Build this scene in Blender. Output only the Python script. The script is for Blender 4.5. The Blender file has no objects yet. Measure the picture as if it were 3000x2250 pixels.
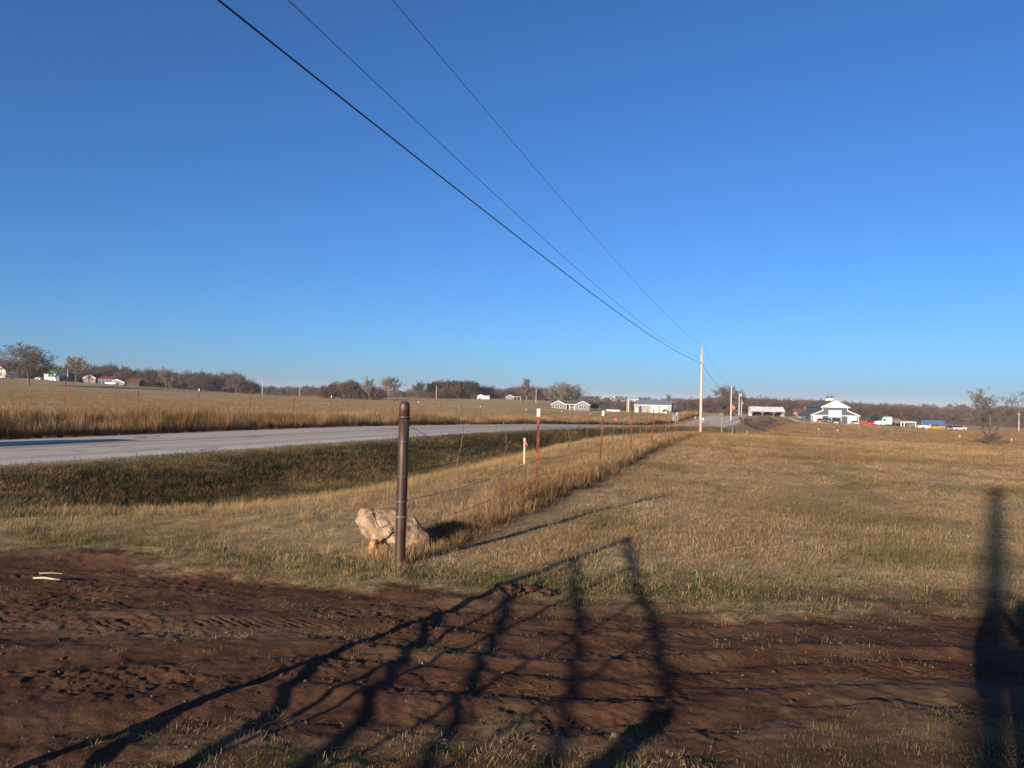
import bpy, bmesh, math, random
import numpy as np
from mathutils import Vector, Matrix

# ------------------------------------------------------------------ camera, sky, sun, exposure
SC = bpy.context.scene
COL = SC.collection
R = math.radians
FPX, EYE = 2310.0, 1.6
PITCH, ROLL = math.atan(40 / FPX), R(1.2)
cam_d = bpy.data.cameras.new('camera')
cam = bpy.data.objects.new('camera', cam_d); COL.objects.link(cam)
cam_d.sensor_width = 36.0; cam_d.lens = FPX / 3000 * 36
cam_d.clip_start = 0.02; cam_d.clip_end = 20000
cam.matrix_world = Matrix.Translation((0, 0, EYE)) @ Matrix.Rotation(R(90) + PITCH, 4, 'X') @ Matrix.Rotation(ROLL, 4, 'Z')
SC.camera = cam

SUN_AZ, SUN_EL = R(31.6), R(12.2)          # the light travels towards this bearing (right of +Y)
to_sun = Vector((-math.sin(SUN_AZ) * math.cos(SUN_EL), -math.cos(SUN_AZ) * math.cos(SUN_EL), math.sin(SUN_EL)))
W = bpy.data.worlds.new('World'); SC.world = W; W.use_nodes = True
nt = W.node_tree
sky = nt.nodes.new('ShaderNodeTexSky'); sky.sky_type = 'NISHITA'; sky.sun_disc = False
sky.sun_elevation = SUN_EL; sky.sun_rotation = math.atan2(to_sun.x, to_sun.y)
sky.altitude = 300; sky.air_density = 0.82; sky.dust_density = 0.8; sky.ozone_density = 7.0
bg = nt.nodes['Background']; bg.inputs['Strength'].default_value = 0.080
nt.links.new(sky.outputs[0], bg.inputs['Color'])
sun_d = bpy.data.lights.new('sun', 'SUN'); sun_d.energy = 5.0; sun_d.angle = R(0.53); sun_d.color = (1.0, 0.86, 0.68)
sun = bpy.data.objects.new('sun', sun_d); COL.objects.link(sun); sun.location = (-60, -100, 60)
sun.rotation_euler = to_sun.to_track_quat('Z', 'Y').to_euler()
vs = SC.view_settings
vs.view_transform = 'Standard'; vs.look = 'None'; vs.gamma = 1.0; vs.exposure = 1.0; vs.use_curve_mapping = False
SC.cycles.max_bounces = 5; SC.cycles.diffuse_bounces = 3; SC.cycles.transmission_bounces = 4
SC.cycles.use_denoising = True

# ------------------------------------------------------------------ helpers: pixels, noise, meshes
def ray(px, py):
    u, v = (px - 1500) / FPX, (1125 - py) / FPX
    c, s = math.cos(ROLL), math.sin(ROLL)
    x, y = u * c - v * s, u * s + v * c
    return (x, math.cos(PITCH) - y * math.sin(PITCH), math.sin(PITCH) + y * math.cos(PITCH))
def at(px, py, d):
    a = ray(px, py); k = d / a[1]
    return np.array([a[0] * k, d, EYE + a[2] * k])

def _h(ix, iy, seed):
    n = (ix.astype(np.int64) * 374761393 + iy.astype(np.int64) * 668265263 + seed * 974634777) & 0xffffffff
    n = ((n ^ (n >> 13)) * 1274126177) & 0xffffffff
    return ((n ^ (n >> 16)) & 0xffff) / 65535.0
def vnoise(x, y, seed=0):
    x = np.asarray(x, float); y = np.asarray(y, float)
    ix, iy = np.floor(x), np.floor(y); fx, fy = x - ix, y - iy
    fx = fx * fx * (3 - 2 * fx); fy = fy * fy * (3 - 2 * fy)
    a, b = _h(ix, iy, seed), _h(ix + 1, iy, seed); c, d = _h(ix, iy + 1, seed), _h(ix + 1, iy + 1, seed)
    return (a * (1 - fx) + b * fx) * (1 - fy) + (c * (1 - fx) + d * fx) * fy
def fbm(x, y, o=4, seed=0):
    s, a, t = 0.0, 0.5, 0.0
    for i in range(o):
        s = s + a * vnoise(x * 2 ** i, y * 2 ** i, seed + i * 17); t += a; a *= 0.5
    return s / t
def sst(a, b, x):
    t = np.clip((np.asarray(x, float) - a) / (b - a), 0, 1); return t * t * (3 - 2 * t)

class MB:
    def __init__(s): s.v = []; s.f = []
    def add(s, vs, fs):
        o = len(s.v); s.v += [tuple(map(float, p)) for p in vs]; s.f += [tuple(i + o for i in f) for f in fs]; return s
    def box(s, x0, y0, z0, x1, y1, z1):
        return s.add([(x, y, z) for z in (z0, z1) for x, y in ((x0, y0), (x1, y0), (x1, y1), (x0, y1))],
                     [(3, 2, 1, 0), (4, 5, 6, 7), (0, 1, 5, 4), (1, 2, 6, 5), (2, 3, 7, 6), (3, 0, 4, 7)])
    def prism(s, pts, y0, y1):          # polygon in x,z extruded along y
        n = len(pts)
        return s.add([(x, y0, z) for x, z in pts] + [(x, y1, z) for x, z in pts],
                     [tuple(range(n)), tuple(range(2 * n - 1, n - 1, -1))] + [(i, i + n, (i + 1) % n + n, (i + 1) % n) for i in range(n)])
    def prismx(s, pts, x0, x1):         # polygon in y,z extruded along x
        n = len(pts)
        return s.add([(x0, y, z) for y, z in pts] + [(x1, y, z) for y, z in pts],
                     [tuple(range(n)), tuple(range(2 * n - 1, n - 1, -1))] + [(i, i + n, (i + 1) % n + n, (i + 1) % n) for i in range(n)])
    def prismz(s, pts, z0, z1):
        n = len(pts)
        return s.add([(x, y, z0) for x, y in pts] + [(x, y, z1) for x, y in pts],
                     [tuple(range(n - 1, -1, -1)), tuple(range(n, 2 * n))] + [(i, (i + 1) % n, (i + 1) % n + n, i + n) for i in range(n)])
    def slab(s, a, b, c, d, t):
        a, b, c, d = map(Vector, (a, b, c, d)); n = (b - a).cross(d - a).normalized() * t
        return s.add([a, b, c, d, a + n, b + n, c + n, d + n], [(3, 2, 1, 0), (4, 5, 6, 7), (0, 1, 5, 4), (1, 2, 6, 5), (2, 3, 7, 6), (3, 0, 4, 7)])
    def tube(s, pts, r, n=8, cap=True, phase=0.0):
        pts = [Vector(p) for p in pts]; m = len(pts)
        rs = r if isinstance(r, (list, tuple)) else [r] * m
        ref = None; V = []; Fs = []
        for i, p in enumerate(pts):
            d = (pts[min(i + 1, m - 1)] - pts[max(i - 1, 0)])
            d = d.normalized() if d.length > 1e-9 else Vector((0, 0, 1))
            if ref is None: ref = Vector((1, 0, 0)) if abs(d.x) < 0.8 else Vector((0, 1, 0))
            a = (ref - d * ref.dot(d)).normalized(); ref = a; b = d.cross(a)
            for k in range(n):
                w = phase + 2 * math.pi * k / n
                V.append(p + (a * math.cos(w) + b * math.sin(w)) * rs[i])
        for i in range(m - 1):
            for k in range(n):
                q = (k + 1) % n
                Fs.append((i * n + k, i * n + q, (i + 1) * n + q, (i + 1) * n + k))
        if cap: Fs += [tuple(range(n - 1, -1, -1)), tuple(range((m - 1) * n, m * n))]
        return s.add(V, Fs)
    def lathe(s, prof, n=16, c=(0, 0, 0), axis='z'):
        V = []; Fs = []
        for r_, z in prof:
            for k in range(n):
                w = 2 * math.pi * k / n; a, b = r_ * math.cos(w), r_ * math.sin(w)
                V.append({'z': (c[0] + a, c[1] + b, c[2] + z), 'x': (c[0] + z, c[1] + a, c[2] + b), 'y': (c[0] + a, c[1] + z, c[2] + b)}[axis])
        m = len(prof)
        for i in range(m - 1):
            for k in range(n):
                q = (k + 1) % n; Fs.append((i * n + k, i * n + q, (i + 1) * n + q, (i + 1) * n + k))
        Fs += [tuple(range(n - 1, -1, -1)), tuple(range((m - 1) * n, m * n))]
        return s.add(V, Fs)

def finish(me, smooth, bevel=0):
    bm = bmesh.new(); bm.from_mesh(me)
    bmesh.ops.recalc_face_normals(bm, faces=bm.faces)
    bm.to_mesh(me); bm.free()
    if smooth: me.polygons.foreach_set('use_smooth', [True] * len(me.polygons))
def obj(name, mb, mat, parent=None, loc=(0, 0, 0), rot=(0, 0, 0), smooth=False, bevel=0.0, kind=None):
    me = bpy.data.meshes.new(name); me.from_pydata(mb.v, [], mb.f); finish(me, smooth)
    me.materials.append(mat)
    o = bpy.data.objects.new(name, me); COL.objects.link(o); o.location = loc; o.rotation_euler = rot
    if parent: o.parent = parent
    if bevel:
        b = o.modifiers.new('bevel', 'BEVEL'); b.width = bevel; b.segments = 2; b.limit_method = 'ANGLE'; b.angle_limit = R(40)
    if kind: o['kind'] = kind
    return o
def npmesh(name, V, F, mat, smooth=False, attrs=None, parent=None, kind=None, link=True):
    V = np.asarray(V, np.float32); F = np.asarray(F, np.int32)
    me = bpy.data.meshes.new(name); k = F.shape[1]
    me.vertices.add(len(V)); me.vertices.foreach_set('co', V.ravel())
    me.loops.add(F.size); me.loops.foreach_set('vertex_index', F.ravel())
    me.polygons.add(len(F)); me.polygons.foreach_set('loop_start', np.arange(len(F), dtype=np.int32) * k)
    me.update(calc_edges=True)
    if smooth: me.polygons.foreach_set('use_smooth', np.ones(len(F), bool))
    for nm, a in (attrs or {}).items():
        me.attributes.new(nm, 'FLOAT', 'POINT').data.foreach_set('value', np.asarray(a, np.float32))
    me.materials.append(mat)
    o = bpy.data.objects.new(name, me)
    if link: COL.objects.link(o)
    if parent: o.parent = parent
    if kind: o['kind'] = kind
    return o
def thing(name, label, cat, loc=(0, 0, 0), rotz=0.0, group=None):
    o = bpy.data.objects.new(name, None); COL.objects.link(o); o.location = loc; o.rotation_euler = (0, 0, rotz)
    o.empty_display_size = 0.3
    return tag(o, label, cat, group)
def tag(o, label, cat, group=None):
    o['label'] = label; o['category'] = cat
    if group: o['group'] = group
    return o

# ------------------------------------------------------------------ materials
class NT:
    def __init__(s, name):
        s.m = bpy.data.materials.new(name); s.m.use_nodes = True; s.t = s.m.node_tree; s.n = s.t.nodes
        s.b = s.n['Principled BSDF']; s.out = s.n['Material Output']
    def new(s, t, **k):
        n = s.n.new(t)
        for a, v in k.items(): setattr(n, a, v)
        return n
    def lk(s, a, b): s.t.links.new(a, b)
    def pos(s): return s.new('ShaderNodeNewGeometry').outputs['Position']
    def noise(s, scale, detail=4, rough=0.55, vec=None, dist=0.0):
        n = s.new('ShaderNodeTexNoise'); n.inputs['Scale'].default_value = scale; n.inputs['Detail'].default_value = detail
        n.inputs['Roughness'].default_value = rough; n.inputs['Distortion'].default_value = dist
        if vec is not None: s.lk(vec, n.inputs['Vector'])
        return n.outputs['Fac']
    def vmul(s, vec, k):
        n = s.new('ShaderNodeVectorMath', operation='MULTIPLY'); s.lk(vec, n.inputs[0]); n.inputs[1].default_value = k; return n.outputs[0]
    def rng(s, x, a, b, c=0.0, d=1.0):
        n = s.new('ShaderNodeMapRange'); n.interpolation_type = 'SMOOTHSTEP'
        s.lk(x, n.inputs[0])
        for i, v in zip((1, 2, 3, 4), (a, b, c, d)): n.inputs[i].default_value = v
        return n.outputs[0]
    def mix(s, f, a, b, mode='MIX'):
        n = s.new('ShaderNodeMix', data_type='RGBA', blend_type=mode)
        for sock, v in ((n.inputs[0], f), (n.inputs[6], a), (n.inputs[7], b)):
            if isinstance(v, (int, float)): sock.default_value = v
            elif isinstance(v, tuple): sock.default_value = (*v, 1)
            else: s.lk(v, sock)
        return n.outputs[2]
    def math(s, op, a, b=0.0):
        n = s.new('ShaderNodeMath', operation=op)
        for i, v in enumerate((a, b)):
            if isinstance(v, (int, float)): n.inputs[i].default_value = v
            else: s.lk(v, n.inputs[i])
        return n.outputs[0]
    def attr(s, nm): return s.new('ShaderNodeAttribute', attribute_name=nm).outputs['Fac']
    def bump(s, h, st=0.3, dist=0.02):
        n = s.new('ShaderNodeBump'); n.inputs['Strength'].default_value = st; n.inputs['Distance'].default_value = dist
        s.lk(h, n.inputs['Height']); s.lk(n.outputs[0], s.b.inputs['Normal'])
    def fin(s, col=None, rough=0.7, spec=0.3, metal=0.0):
        if col is not None:
            if isinstance(col, tuple): s.b.inputs['Base Color'].default_value = (*col, 1)
            else: s.lk(col, s.b.inputs['Base Color'])
        s.b.inputs['Roughness'].default_value = rough; s.b.inputs['Specular IOR Level'].default_value = spec
        s.b.inputs['Metallic'].default_value = metal
        return s.m
def plain(name, c, c2=None, scale=3.0, rough=0.7, spec=0.3, metal=0.0, bump=0.0, stretch=(1, 1, 1), lo=0.35, hi=0.65):
    t = NT(name); tc = t.new('ShaderNodeTexCoord').outputs['Object']
    v = t.vmul(tc, stretch); f = t.noise(scale, 5, 0.6, v)
    c2 = c2 or tuple(x * 0.78 for x in c)
    col = t.mix(t.rng(f, lo, hi), c2, c)
    if bump: t.bump(f, bump, 0.02)
    return t.fin(col, rough, spec, metal)

M = {}
M['white'] = plain('white_paint', (0.62, 0.61, 0.58), (0.52, 0.51, 0.485), 0.8)
M['trim'] = plain('white_trim', (0.60, 0.60, 0.58), (0.52, 0.52, 0.50), 1.5)
M['grey_siding'] = plain('grey_siding', (0.165, 0.17, 0.155), (0.14, 0.145, 0.135), 0.7, stretch=(1, 1, 8))
M['tan_metal'] = plain('tan_metal_siding', (0.22, 0.205, 0.18), (0.185, 0.175, 0.155), 2.5, stretch=(6, 6, 0.3))
M['barn_grey'] = plain('slate_grey_siding', (0.072, 0.08, 0.10), (0.06, 0.068, 0.085), 1.2, stretch=(1, 1, 6))
M['dark_roof'] = plain('dark_shingles', (0.085, 0.085, 0.085), (0.06, 0.06, 0.06), 3.0)
M['grey_roof'] = plain('grey_metal_roof', (0.155, 0.16, 0.185), (0.13, 0.135, 0.16), 2.0, 0.5)
M['pale_roof'] = plain('galvanised_roof', (0.52, 0.53, 0.51), (0.43, 0.44, 0.43), 0.9, rough=0.5)
M['green_roof'] = plain('green_metal_roof', (0.055, 0.14, 0.055), (0.04, 0.10, 0.045), 0.6)
M['red_roof'] = plain('rusty_red_roof', (0.16, 0.035, 0.025), (0.10, 0.03, 0.025), 0.6)
M['red_wall'] = plain('faded_red_boards', (0.22, 0.07, 0.065), (0.16, 0.055, 0.052), 1.5)
M['grey_board'] = plain('weathered_grey_boards', (0.16, 0.15, 0.135), (0.12, 0.112, 0.10), 1.5)
M['pink_brick'] = plain('pale_brick', (0.17, 0.125, 0.105), (0.13, 0.095, 0.085), 2.0)
M['orange_brick'] = plain('red_brick', (0.15, 0.06, 0.042), (0.115, 0.05, 0.036), 2.0)
M['dark_inside'] = plain('dark_interior', (0.03, 0.028, 0.028), (0.02, 0.02, 0.02), 1.0)  # near-black; shade within openings put into the colour, also plain dark parts
M['blue_grey'] = plain('blue_grey_board', (0.12, 0.14, 0.20), None, 1.0)  # one blue-grey tone for side walls, an outbuilding and a car
M['glass'] = NT('window_glass').fin((0.02, 0.025, 0.03), 0.06, 0.5)
M['tyre'] = plain('tyre_rubber', (0.022, 0.022, 0.022), None, 5, 0.85)
M['rim'] = plain('wheel_rim', (0.45, 0.45, 0.46), None, 5, 0.35, metal=0.8)
M['chrome'] = plain('chrome', (0.7, 0.7, 0.7), None, 5, 0.2, metal=1.0)
M['lamp'] = NT('lamp_lens').fin((0.75, 0.75, 0.72), 0.15, 0.5)
M['red_lamp'] = NT('tail_lamp').fin((0.4, 0.02, 0.02), 0.2, 0.5)
def paint(nm, c): return plain(nm, c, tuple(x * 0.9 for x in c), 0.8, 0.28, 0.5)
M['car_red'] = paint('red_car_paint', (0.36, 0.022, 0.026)); M['car_black'] = paint('black_car_paint', (0.018, 0.016, 0.018))
M['car_silver'] = paint('silver_car_paint', (0.42, 0.43, 0.45)); M['car_white'] = paint('white_car_paint', (0.60, 0.60, 0.59))
M['car_aqua'] = paint('pale_aqua_paint', (0.40, 0.58, 0.575)); M['car_blue'] = paint('blue_container_paint', (0.05, 0.10, 0.25))
M['yellow'] = plain('yellow_paint', (0.36, 0.225, 0.07), (0.30, 0.185, 0.055), 1.0)
M['pole_wood'] = plain('weathered_pole_wood', (0.46, 0.39, 0.31), (0.31, 0.26, 0.21), 6, 0.85, stretch=(6, 6, 0.25), bump=0.3)
M['post_wood'] = plain('grey_post_wood', (0.27, 0.21, 0.15), (0.16, 0.12, 0.09), 9, 0.9, stretch=(4, 4, 0.4), bump=0.4)
M['grey_metal'] = plain('galvanised_steel', (0.40, 0.41, 0.41), (0.30, 0.31, 0.32), 6, 0.45, metal=0.5)
M['wire'] = plain('fence_wire', (0.13, 0.10, 0.085), (0.08, 0.06, 0.05), 4, 0.6, metal=0.3)
M['new_wire'] = plain('galvanised_wire', (0.26, 0.24, 0.21), (0.14, 0.12, 0.10), 30, 0.5, metal=0.4)
M['cable'] = plain('black_cable', (0.012, 0.012, 0.014), None, 4, 0.5)
M['conductor'] = plain('aluminium_conductor', (0.05, 0.055, 0.065), None, 4, 0.5)
M['gate'] = plain('gate_tube_steel', (0.32, 0.06, 0.04), (0.24, 0.05, 0.035), 5, 0.5)
M['pink'] = NT('pink_flagging').fin((0.85, 0.10, 0.16), 0.6, 0.2)
M['stake'] = plain('fresh_lath', (0.46, 0.36, 0.24), (0.38, 0.29, 0.19), 8, 0.8, stretch=(3, 3, 0.3))
M['sign_red'] = plain('sign_red', (0.50, 0.03, 0.04), None, 3, 0.4)
M['bark'] = plain('grey_bark', (0.15, 0.12, 0.10), (0.09, 0.072, 0.062), 3, 0.95)
M['twig'] = plain('brown_twigs', (0.15, 0.115, 0.10), (0.105, 0.08, 0.07), 0.5, 0.95, spec=0.1)
M['twig_pale'] = plain('pale_grey_twigs', (0.23, 0.19, 0.155), (0.16, 0.13, 0.11), 0.5, 0.95, spec=0.1)
M['twig_wood'] = plain('woodland_twigs', (0.15, 0.108, 0.095), (0.098, 0.071, 0.064), 0.12, 0.95, spec=0.1)
M['dead_leaf'] = plain('dead_oak_leaves', (0.14, 0.075, 0.052), (0.085, 0.05, 0.038), 0.4, 0.9, spec=0.1)
M['evergreen'] = plain('cedar_foliage', (0.035, 0.04, 0.02), (0.02, 0.025, 0.014), 0.6, 0.9, spec=0.1)

# rusty painted T-post steel: red-brown to orange, worn
t = NT('t_post_steel'); p = t.pos(); f = t.noise(9, 5, 0.65, t.vmul(p, (1, 1, 0.5)))
t.bump(f, 0.3, 0.01)
M['t_post'] = t.fin(t.mix(t.rng(f, 0.4, 0.65), (0.10, 0.032, 0.021), (0.235, 0.078, 0.042)), 0.75, 0.3)
# big rusted pipe
t = NT('rusty_pipe'); p = t.pos(); f = t.noise(5, 6, 0.7, t.vmul(p, (1, 1, 0.35))); g = t.noise(60, 3, 0.6, p)
h = t.math('ADD', t.math('MULTIPLY', f, 0.7), t.math('MULTIPLY', g, 0.3))
t.bump(g, 0.12, 0.004)
z = t.new('ShaderNodeSeparateXYZ'); t.lk(p, z.inputs[0])
c = t.mix(t.rng(h, 0.38, 0.62), (0.026, 0.014, 0.0095), (0.058, 0.028, 0.016))
c = t.mix(t.rng(t.noise(3, 4, 0.6, t.vmul(p, (3, 3, 0.2))), 0.55, 0.75), c, (0.10, 0.058, 0.038))
M['pipe'] = t.fin(c, 0.5, 0.4, 0.0)
# limestone boulder
t = NT('pale_limestone'); p = t.new('ShaderNodeTexCoord').outputs['Object']
f = t.noise(6, 6, 0.65, p); g = t.noise(2.6, 4, 0.6, p, 0.6); k = t.noise(38, 4, 0.7, p)
c = t.mix(t.rng(f, 0.36, 0.62), (0.22, 0.128, 0.078), (0.38, 0.268, 0.178))
c = t.mix(t.rng(g, 0.52, 0.64), c, (0.30, 0.135, 0.06))
c = t.mix(t.rng(t.noise(14, 5, 0.7, p), 0.57, 0.68), c, (0.13, 0.085, 0.055))
t.bump(t.math('ADD', f, t.math('MULTIPLY', k, 0.5)), 0.9, 0.05)
M['rock'] = t.fin(c, 0.9, 0.2)
t = NT('red_sandstone'); p = t.new('ShaderNodeTexCoord').outputs['Object']
f = t.noise(9, 5, 0.65, p); t.bump(f, 0.4, 0.02)
M['rock_red'] = t.fin(t.mix(t.rng(f, 0.4, 0.6), (0.30, 0.13, 0.06), (0.52, 0.30, 0.16)), 0.9, 0.2)

# ground: dirt, thatch, green and gravel weights are stored on the mesh
t = NT('ground'); p = t.pos()
n1 = t.noise(0.35, 5, 0.6, p); n2 = t.noise(3.2, 6, 0.65, p); n3 = t.noise(22, 5, 0.7, p); n4 = t.noise(110, 3, 0.7, p)
st = t.noise(0.9, 5, 0.65, t.vmul(p, (0.25, 1.4, 1)))
dry = t.mix(t.rng(n3, 0.35, 0.68), (0.25, 0.165, 0.082), (0.50, 0.355, 0.185))
dry = t.mix(t.rng(n2, 0.50, 0.72), dry, (0.56, 0.41, 0.225))
dry = t.mix(t.rng(t.noise(0.045, 5, 0.6, p), 0.52, 0.66), dry, (0.44, 0.275, 0.14))
dry = t.mix(t.math('MULTIPLY', t.rng(t.noise(0.11, 5, 0.62, t.vmul(p, (0.5, 1.3, 1))), 0.56, 0.70), 0.55), dry, (0.19, 0.145, 0.06))
grn = t.mix(t.rng(n3, 0.38, 0.65), (0.030, 0.038, 0.012), (0.085, 0.085, 0.030))
brn = t.mix(t.rng(n3, 0.38, 0.65), (0.105, 0.055, 0.026), (0.23, 0.125, 0.06))
dirt = t.mix(t.rng(n2, 0.36, 0.64), (0.064, 0.030, 0.017), (0.120, 0.058, 0.033))
dirt = t.mix(t.rng(st, 0.50, 0.66), dirt, (0.140, 0.082, 0.051))
dirt = t.mix(t.math('MULTIPLY', t.rng(n1, 0.52, 0.68), 0.5), dirt, (0.165, 0.074, 0.036))
dirt = t.mix(t.rng(n4, 0.58, 0.72), dirt, (0.038, 0.020, 0.013))
grav = t.mix(t.rng(n4, 0.35, 0.65), (0.22, 0.19, 0.15), (0.50, 0.45, 0.38))
c = t.mix(t.attr('brown'), dry, brn)
c = t.mix(t.attr('green'), c, grn)
c = t.mix(t.attr('gravel'), c, grav)
c = t.mix(t.attr('dirt'), c, dirt)
hh = t.math('ADD', t.math('MULTIPLY', n3, 0.6), t.math('MULTIPLY', n4, 0.4))
t.bump(t.math('ADD', hh, t.math('MULTIPLY', t.noise(320, 2, 0.6, p), 0.25)), 0.9, 0.035)
M['ground'] = t.fin(c, 0.95, 0.08)

# chip-seal road surface with worn wheel tracks and faint centre stripe dust
t = NT('chip_seal'); p = t.pos(); uvw = t.attr('across')
n = t.noise(45, 4, 0.7, p); k = t.noise(0.8, 5, 0.6, p)
c = t.mix(t.rng(n, 0.33, 0.66), (0.36, 0.305, 0.24), (0.62, 0.54, 0.44))
aw = t.math('ABSOLUTE', uvw)
lane = t.math('ABSOLUTE', t.math('SUBTRACT', t.math('ABSOLUTE', t.math('SUBTRACT', aw, 1.85)), 0.85))
track = t.math('MULTIPLY', t.rng(lane, 0.42, 0.12), t.rng(k, 0.3, 0.6, 0.25, 0.75))
c = t.mix(track, c, (0.34, 0.30, 0.25))
c = t.mix(t.math('MULTIPLY', t.rng(aw, 2.95, 3.3), 0.7), c, (0.62, 0.56, 0.48))
c = t.mix(t.rng(t.noise(0.5, 6, 0.7, t.vmul(p, (1, 0.6, 1)), 0.8), 0.56, 0.64), c, (0.27, 0.235, 0.195))
c = t.mix(t.math('MULTIPLY', t.rng(t.noise(2.6, 6, 0.75, p, 1.5), 0.60, 0.64), 0.55), c, (0.19, 0.165, 0.14))
t.bump(n, 0.3, 0.01)
M['road'] = t.fin(c, 0.9, 0.15)
t = NT('worn_yellow_stripe'); p = t.pos(); n = t.noise(6, 5, 0.7, p)
M['stripe'] = t.fin(t.mix(t.rng(n, 0.35, 0.7), (0.50, 0.27, 0.11), (0.42, 0.30, 0.19)), 0.85, 0.2)
M['gravel'] = plain('pale_gravel', (0.66, 0.60, 0.52), (0.54, 0.49, 0.42), 5.0, 0.9, bump=0.4)

def grassmat(name, a, b, c, d, tr=0.25, patch=0.4, lo=0.45, hi=0.62):
    """a-b: blade to blade, c: patches in world space, d: base of the blade"""
    t = NT(name); t.n.remove(t.b); p = t.pos()
    v = t.attr('v'); h = t.attr('h')
    col = t.mix(v, a, b)
    col = t.mix(t.rng(t.noise(patch, 4, 0.6, p), lo, hi), col, t.mix(v, c, tuple(x * 1.35 for x in c)))
    col = t.mix(t.math('MULTIPLY', t.rng(t.noise(patch * 0.37, 5, 0.65, t.vmul(p, (1, 0.8, 1))), 0.46, 0.62), 0.8), col, t.mix(v, tuple(x * 0.62 for x in a), tuple(x * q for x, q in zip(b, (0.62, 0.52, 0.44)))))
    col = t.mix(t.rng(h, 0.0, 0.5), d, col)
    rnd = t.new('ShaderNodeObjectInfo').outputs['Random']
    col = t.mix(1.0, col, t.mix(rnd, (0.72, 0.72, 0.72), (1.15, 1.12, 1.08)), 'MULTIPLY')
    df = t.new('ShaderNodeBsdfDiffuse'); tl = t.new('ShaderNodeBsdfTranslucent'); mx = t.new('ShaderNodeMixShader')
    t.lk(col, df.inputs[0]); t.lk(col, tl.inputs[0]); mx.inputs[0].default_value = tr
    t.lk(df.outputs[0], mx.inputs[1]); t.lk(tl.outputs[0], mx.inputs[2]); t.lk(mx.outputs[0], t.out.inputs[0])
    return t.m
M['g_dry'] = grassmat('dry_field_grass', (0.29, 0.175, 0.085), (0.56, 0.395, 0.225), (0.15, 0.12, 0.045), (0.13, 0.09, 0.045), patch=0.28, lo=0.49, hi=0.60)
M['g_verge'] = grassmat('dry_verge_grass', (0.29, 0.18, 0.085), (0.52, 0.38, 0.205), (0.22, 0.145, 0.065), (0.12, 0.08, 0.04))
M['g_ditch'] = grassmat('ditch_grass', (0.075, 0.066, 0.030), (0.25, 0.20, 0.105), (0.25, 0.15, 0.07), (0.04, 0.035, 0.018), patch=0.7, lo=0.46, hi=0.62)
M['g_green'] = grassmat('green_grass', (0.032, 0.060, 0.013), (0.095, 0.135, 0.036), (0.17, 0.135, 0.056), (0.035, 0.04, 0.015), patch=0.9, lo=0.56, hi=0.72)
M['g_sedge'] = grassmat('broomsedge', (0.26, 0.155, 0.078), (0.49, 0.335, 0.19), (0.20, 0.115, 0.062), (0.10, 0.055, 0.03), patch=0.25)
M['g_weed'] = grassmat('dead_weeds', (0.25, 0.15, 0.075), (0.50, 0.355, 0.20), (0.19, 0.10, 0.052), (0.08, 0.048, 0.028))
M['straw'] = plain('straw', (0.50, 0.38, 0.22), (0.36, 0.26, 0.14), 5, 0.9)

# ------------------------------------------------------------------ terrain
RO = np.array([-21.2, 0.0]); RD = np.array([0.387, 0.922]); RN = np.array([0.922, -0.387])
RS = [-400, -60, 0, 22, 43, 65, 87, 103, 119, 130, 141, 157, 168, 195, 240, 300, 420]
RZ = [0.6, 0.3, 0.10, 0.0, -0.06, -0.45, -1.0, -1.5, -1.9, -2.0, -1.8, -1.1, -0.9, -1.6, -2.6, -3.4, -4.2]
def rz(s):
    s = np.asarray(s, float); k = np.linspace(-6, 6, 5)
    return sum(np.interp(s + d, RS, RZ) for d in k) / 5
def st_(x, y):
    dx, dy = np.asarray(x, float) - RO[0], np.asarray(y, float) - RO[1]
    return dx * RD[0] + dy * RD[1], dx * RN[0] + dy * RN[1]
CP = []
for X, Y, Z in [(0, 0, 0), (-3, 3.4, 0), (3, 3.4, 0), (-5, 7.5, 0.0), (4, 6, 0), (-1.05, 7.4, 0), (0, -10, 0), (-22, -22, 0.1), (22, -22, -0.2), (9, 12, -0.12), (-8, -4, 0),
                (-40, -80, 0.5), (60, -80, -1), (-120, 0, 1.5), (-200, 60, 2.5), (120, 0, -3), (260, 40, -6), (14, 22, -0.32), (26, 40, -0.85), (40, 36, -1.1), (-60, 45, 0.9), (-100, 120, 1.3),
                (-2600, 1500, 14), (-1200, 2600, 10), (0, 3000, 3), (1200, 2600, -4), (2600, 1500, -8), (3000, -1500, -8), (0, -3000, 0), (-3000, -1500, 8)]:
    CP.append((X, Y, Z))
for px, py, d in [(1558, 1446, 12.6), (1753, 1379, 18.1), (1844, 1338, 23.3), (1912, 1308, 28.8), (1950, 1298, 33.5), (1981, 1286, 39.5), (2050, 1271, 70), (2112, 1276, 84),
                  (2600, 1300, 64), (3000, 1330, 55), (2250, 1286, 75), (2890, 1304, 105), (2350, 1238, 245), (2446, 1241, 290), (2590, 1248, 268), (2740, 1259, 258), (2250, 1223, 280),
                  (2141, 1257, 135), (2118, 1229, 172), (2985, 1263, 300), (2700, 1238, 430), (2000, 1205, 430), (2300, 1212, 450), (3000, 1240, 520),
                  (85, 1130, 250), (150, 1114, 340), (5, 1106, 350), (280, 1124, 350), (360, 1128, 330), (518, 1142, 440), (672, 1152, 510), (768, 1158, 385), (460, 1137, 380),
                  (1140, 1175, 400), (1544, 1184, 375), (1914, 1210, 340), (1670, 1202, 360), (1417, 1170, 500), (1502, 1171, 500), (1810, 1176, 800), (1000, 1163, 800), (400, 1140, 900), (2500, 1200, 900), (2600, 1264, 170), (2400, 1257, 170), (2800, 1277, 170), (2300, 1251, 165), (2480, 1252, 225)]:
    CP.append(tuple(at(px, py, d)))
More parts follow.
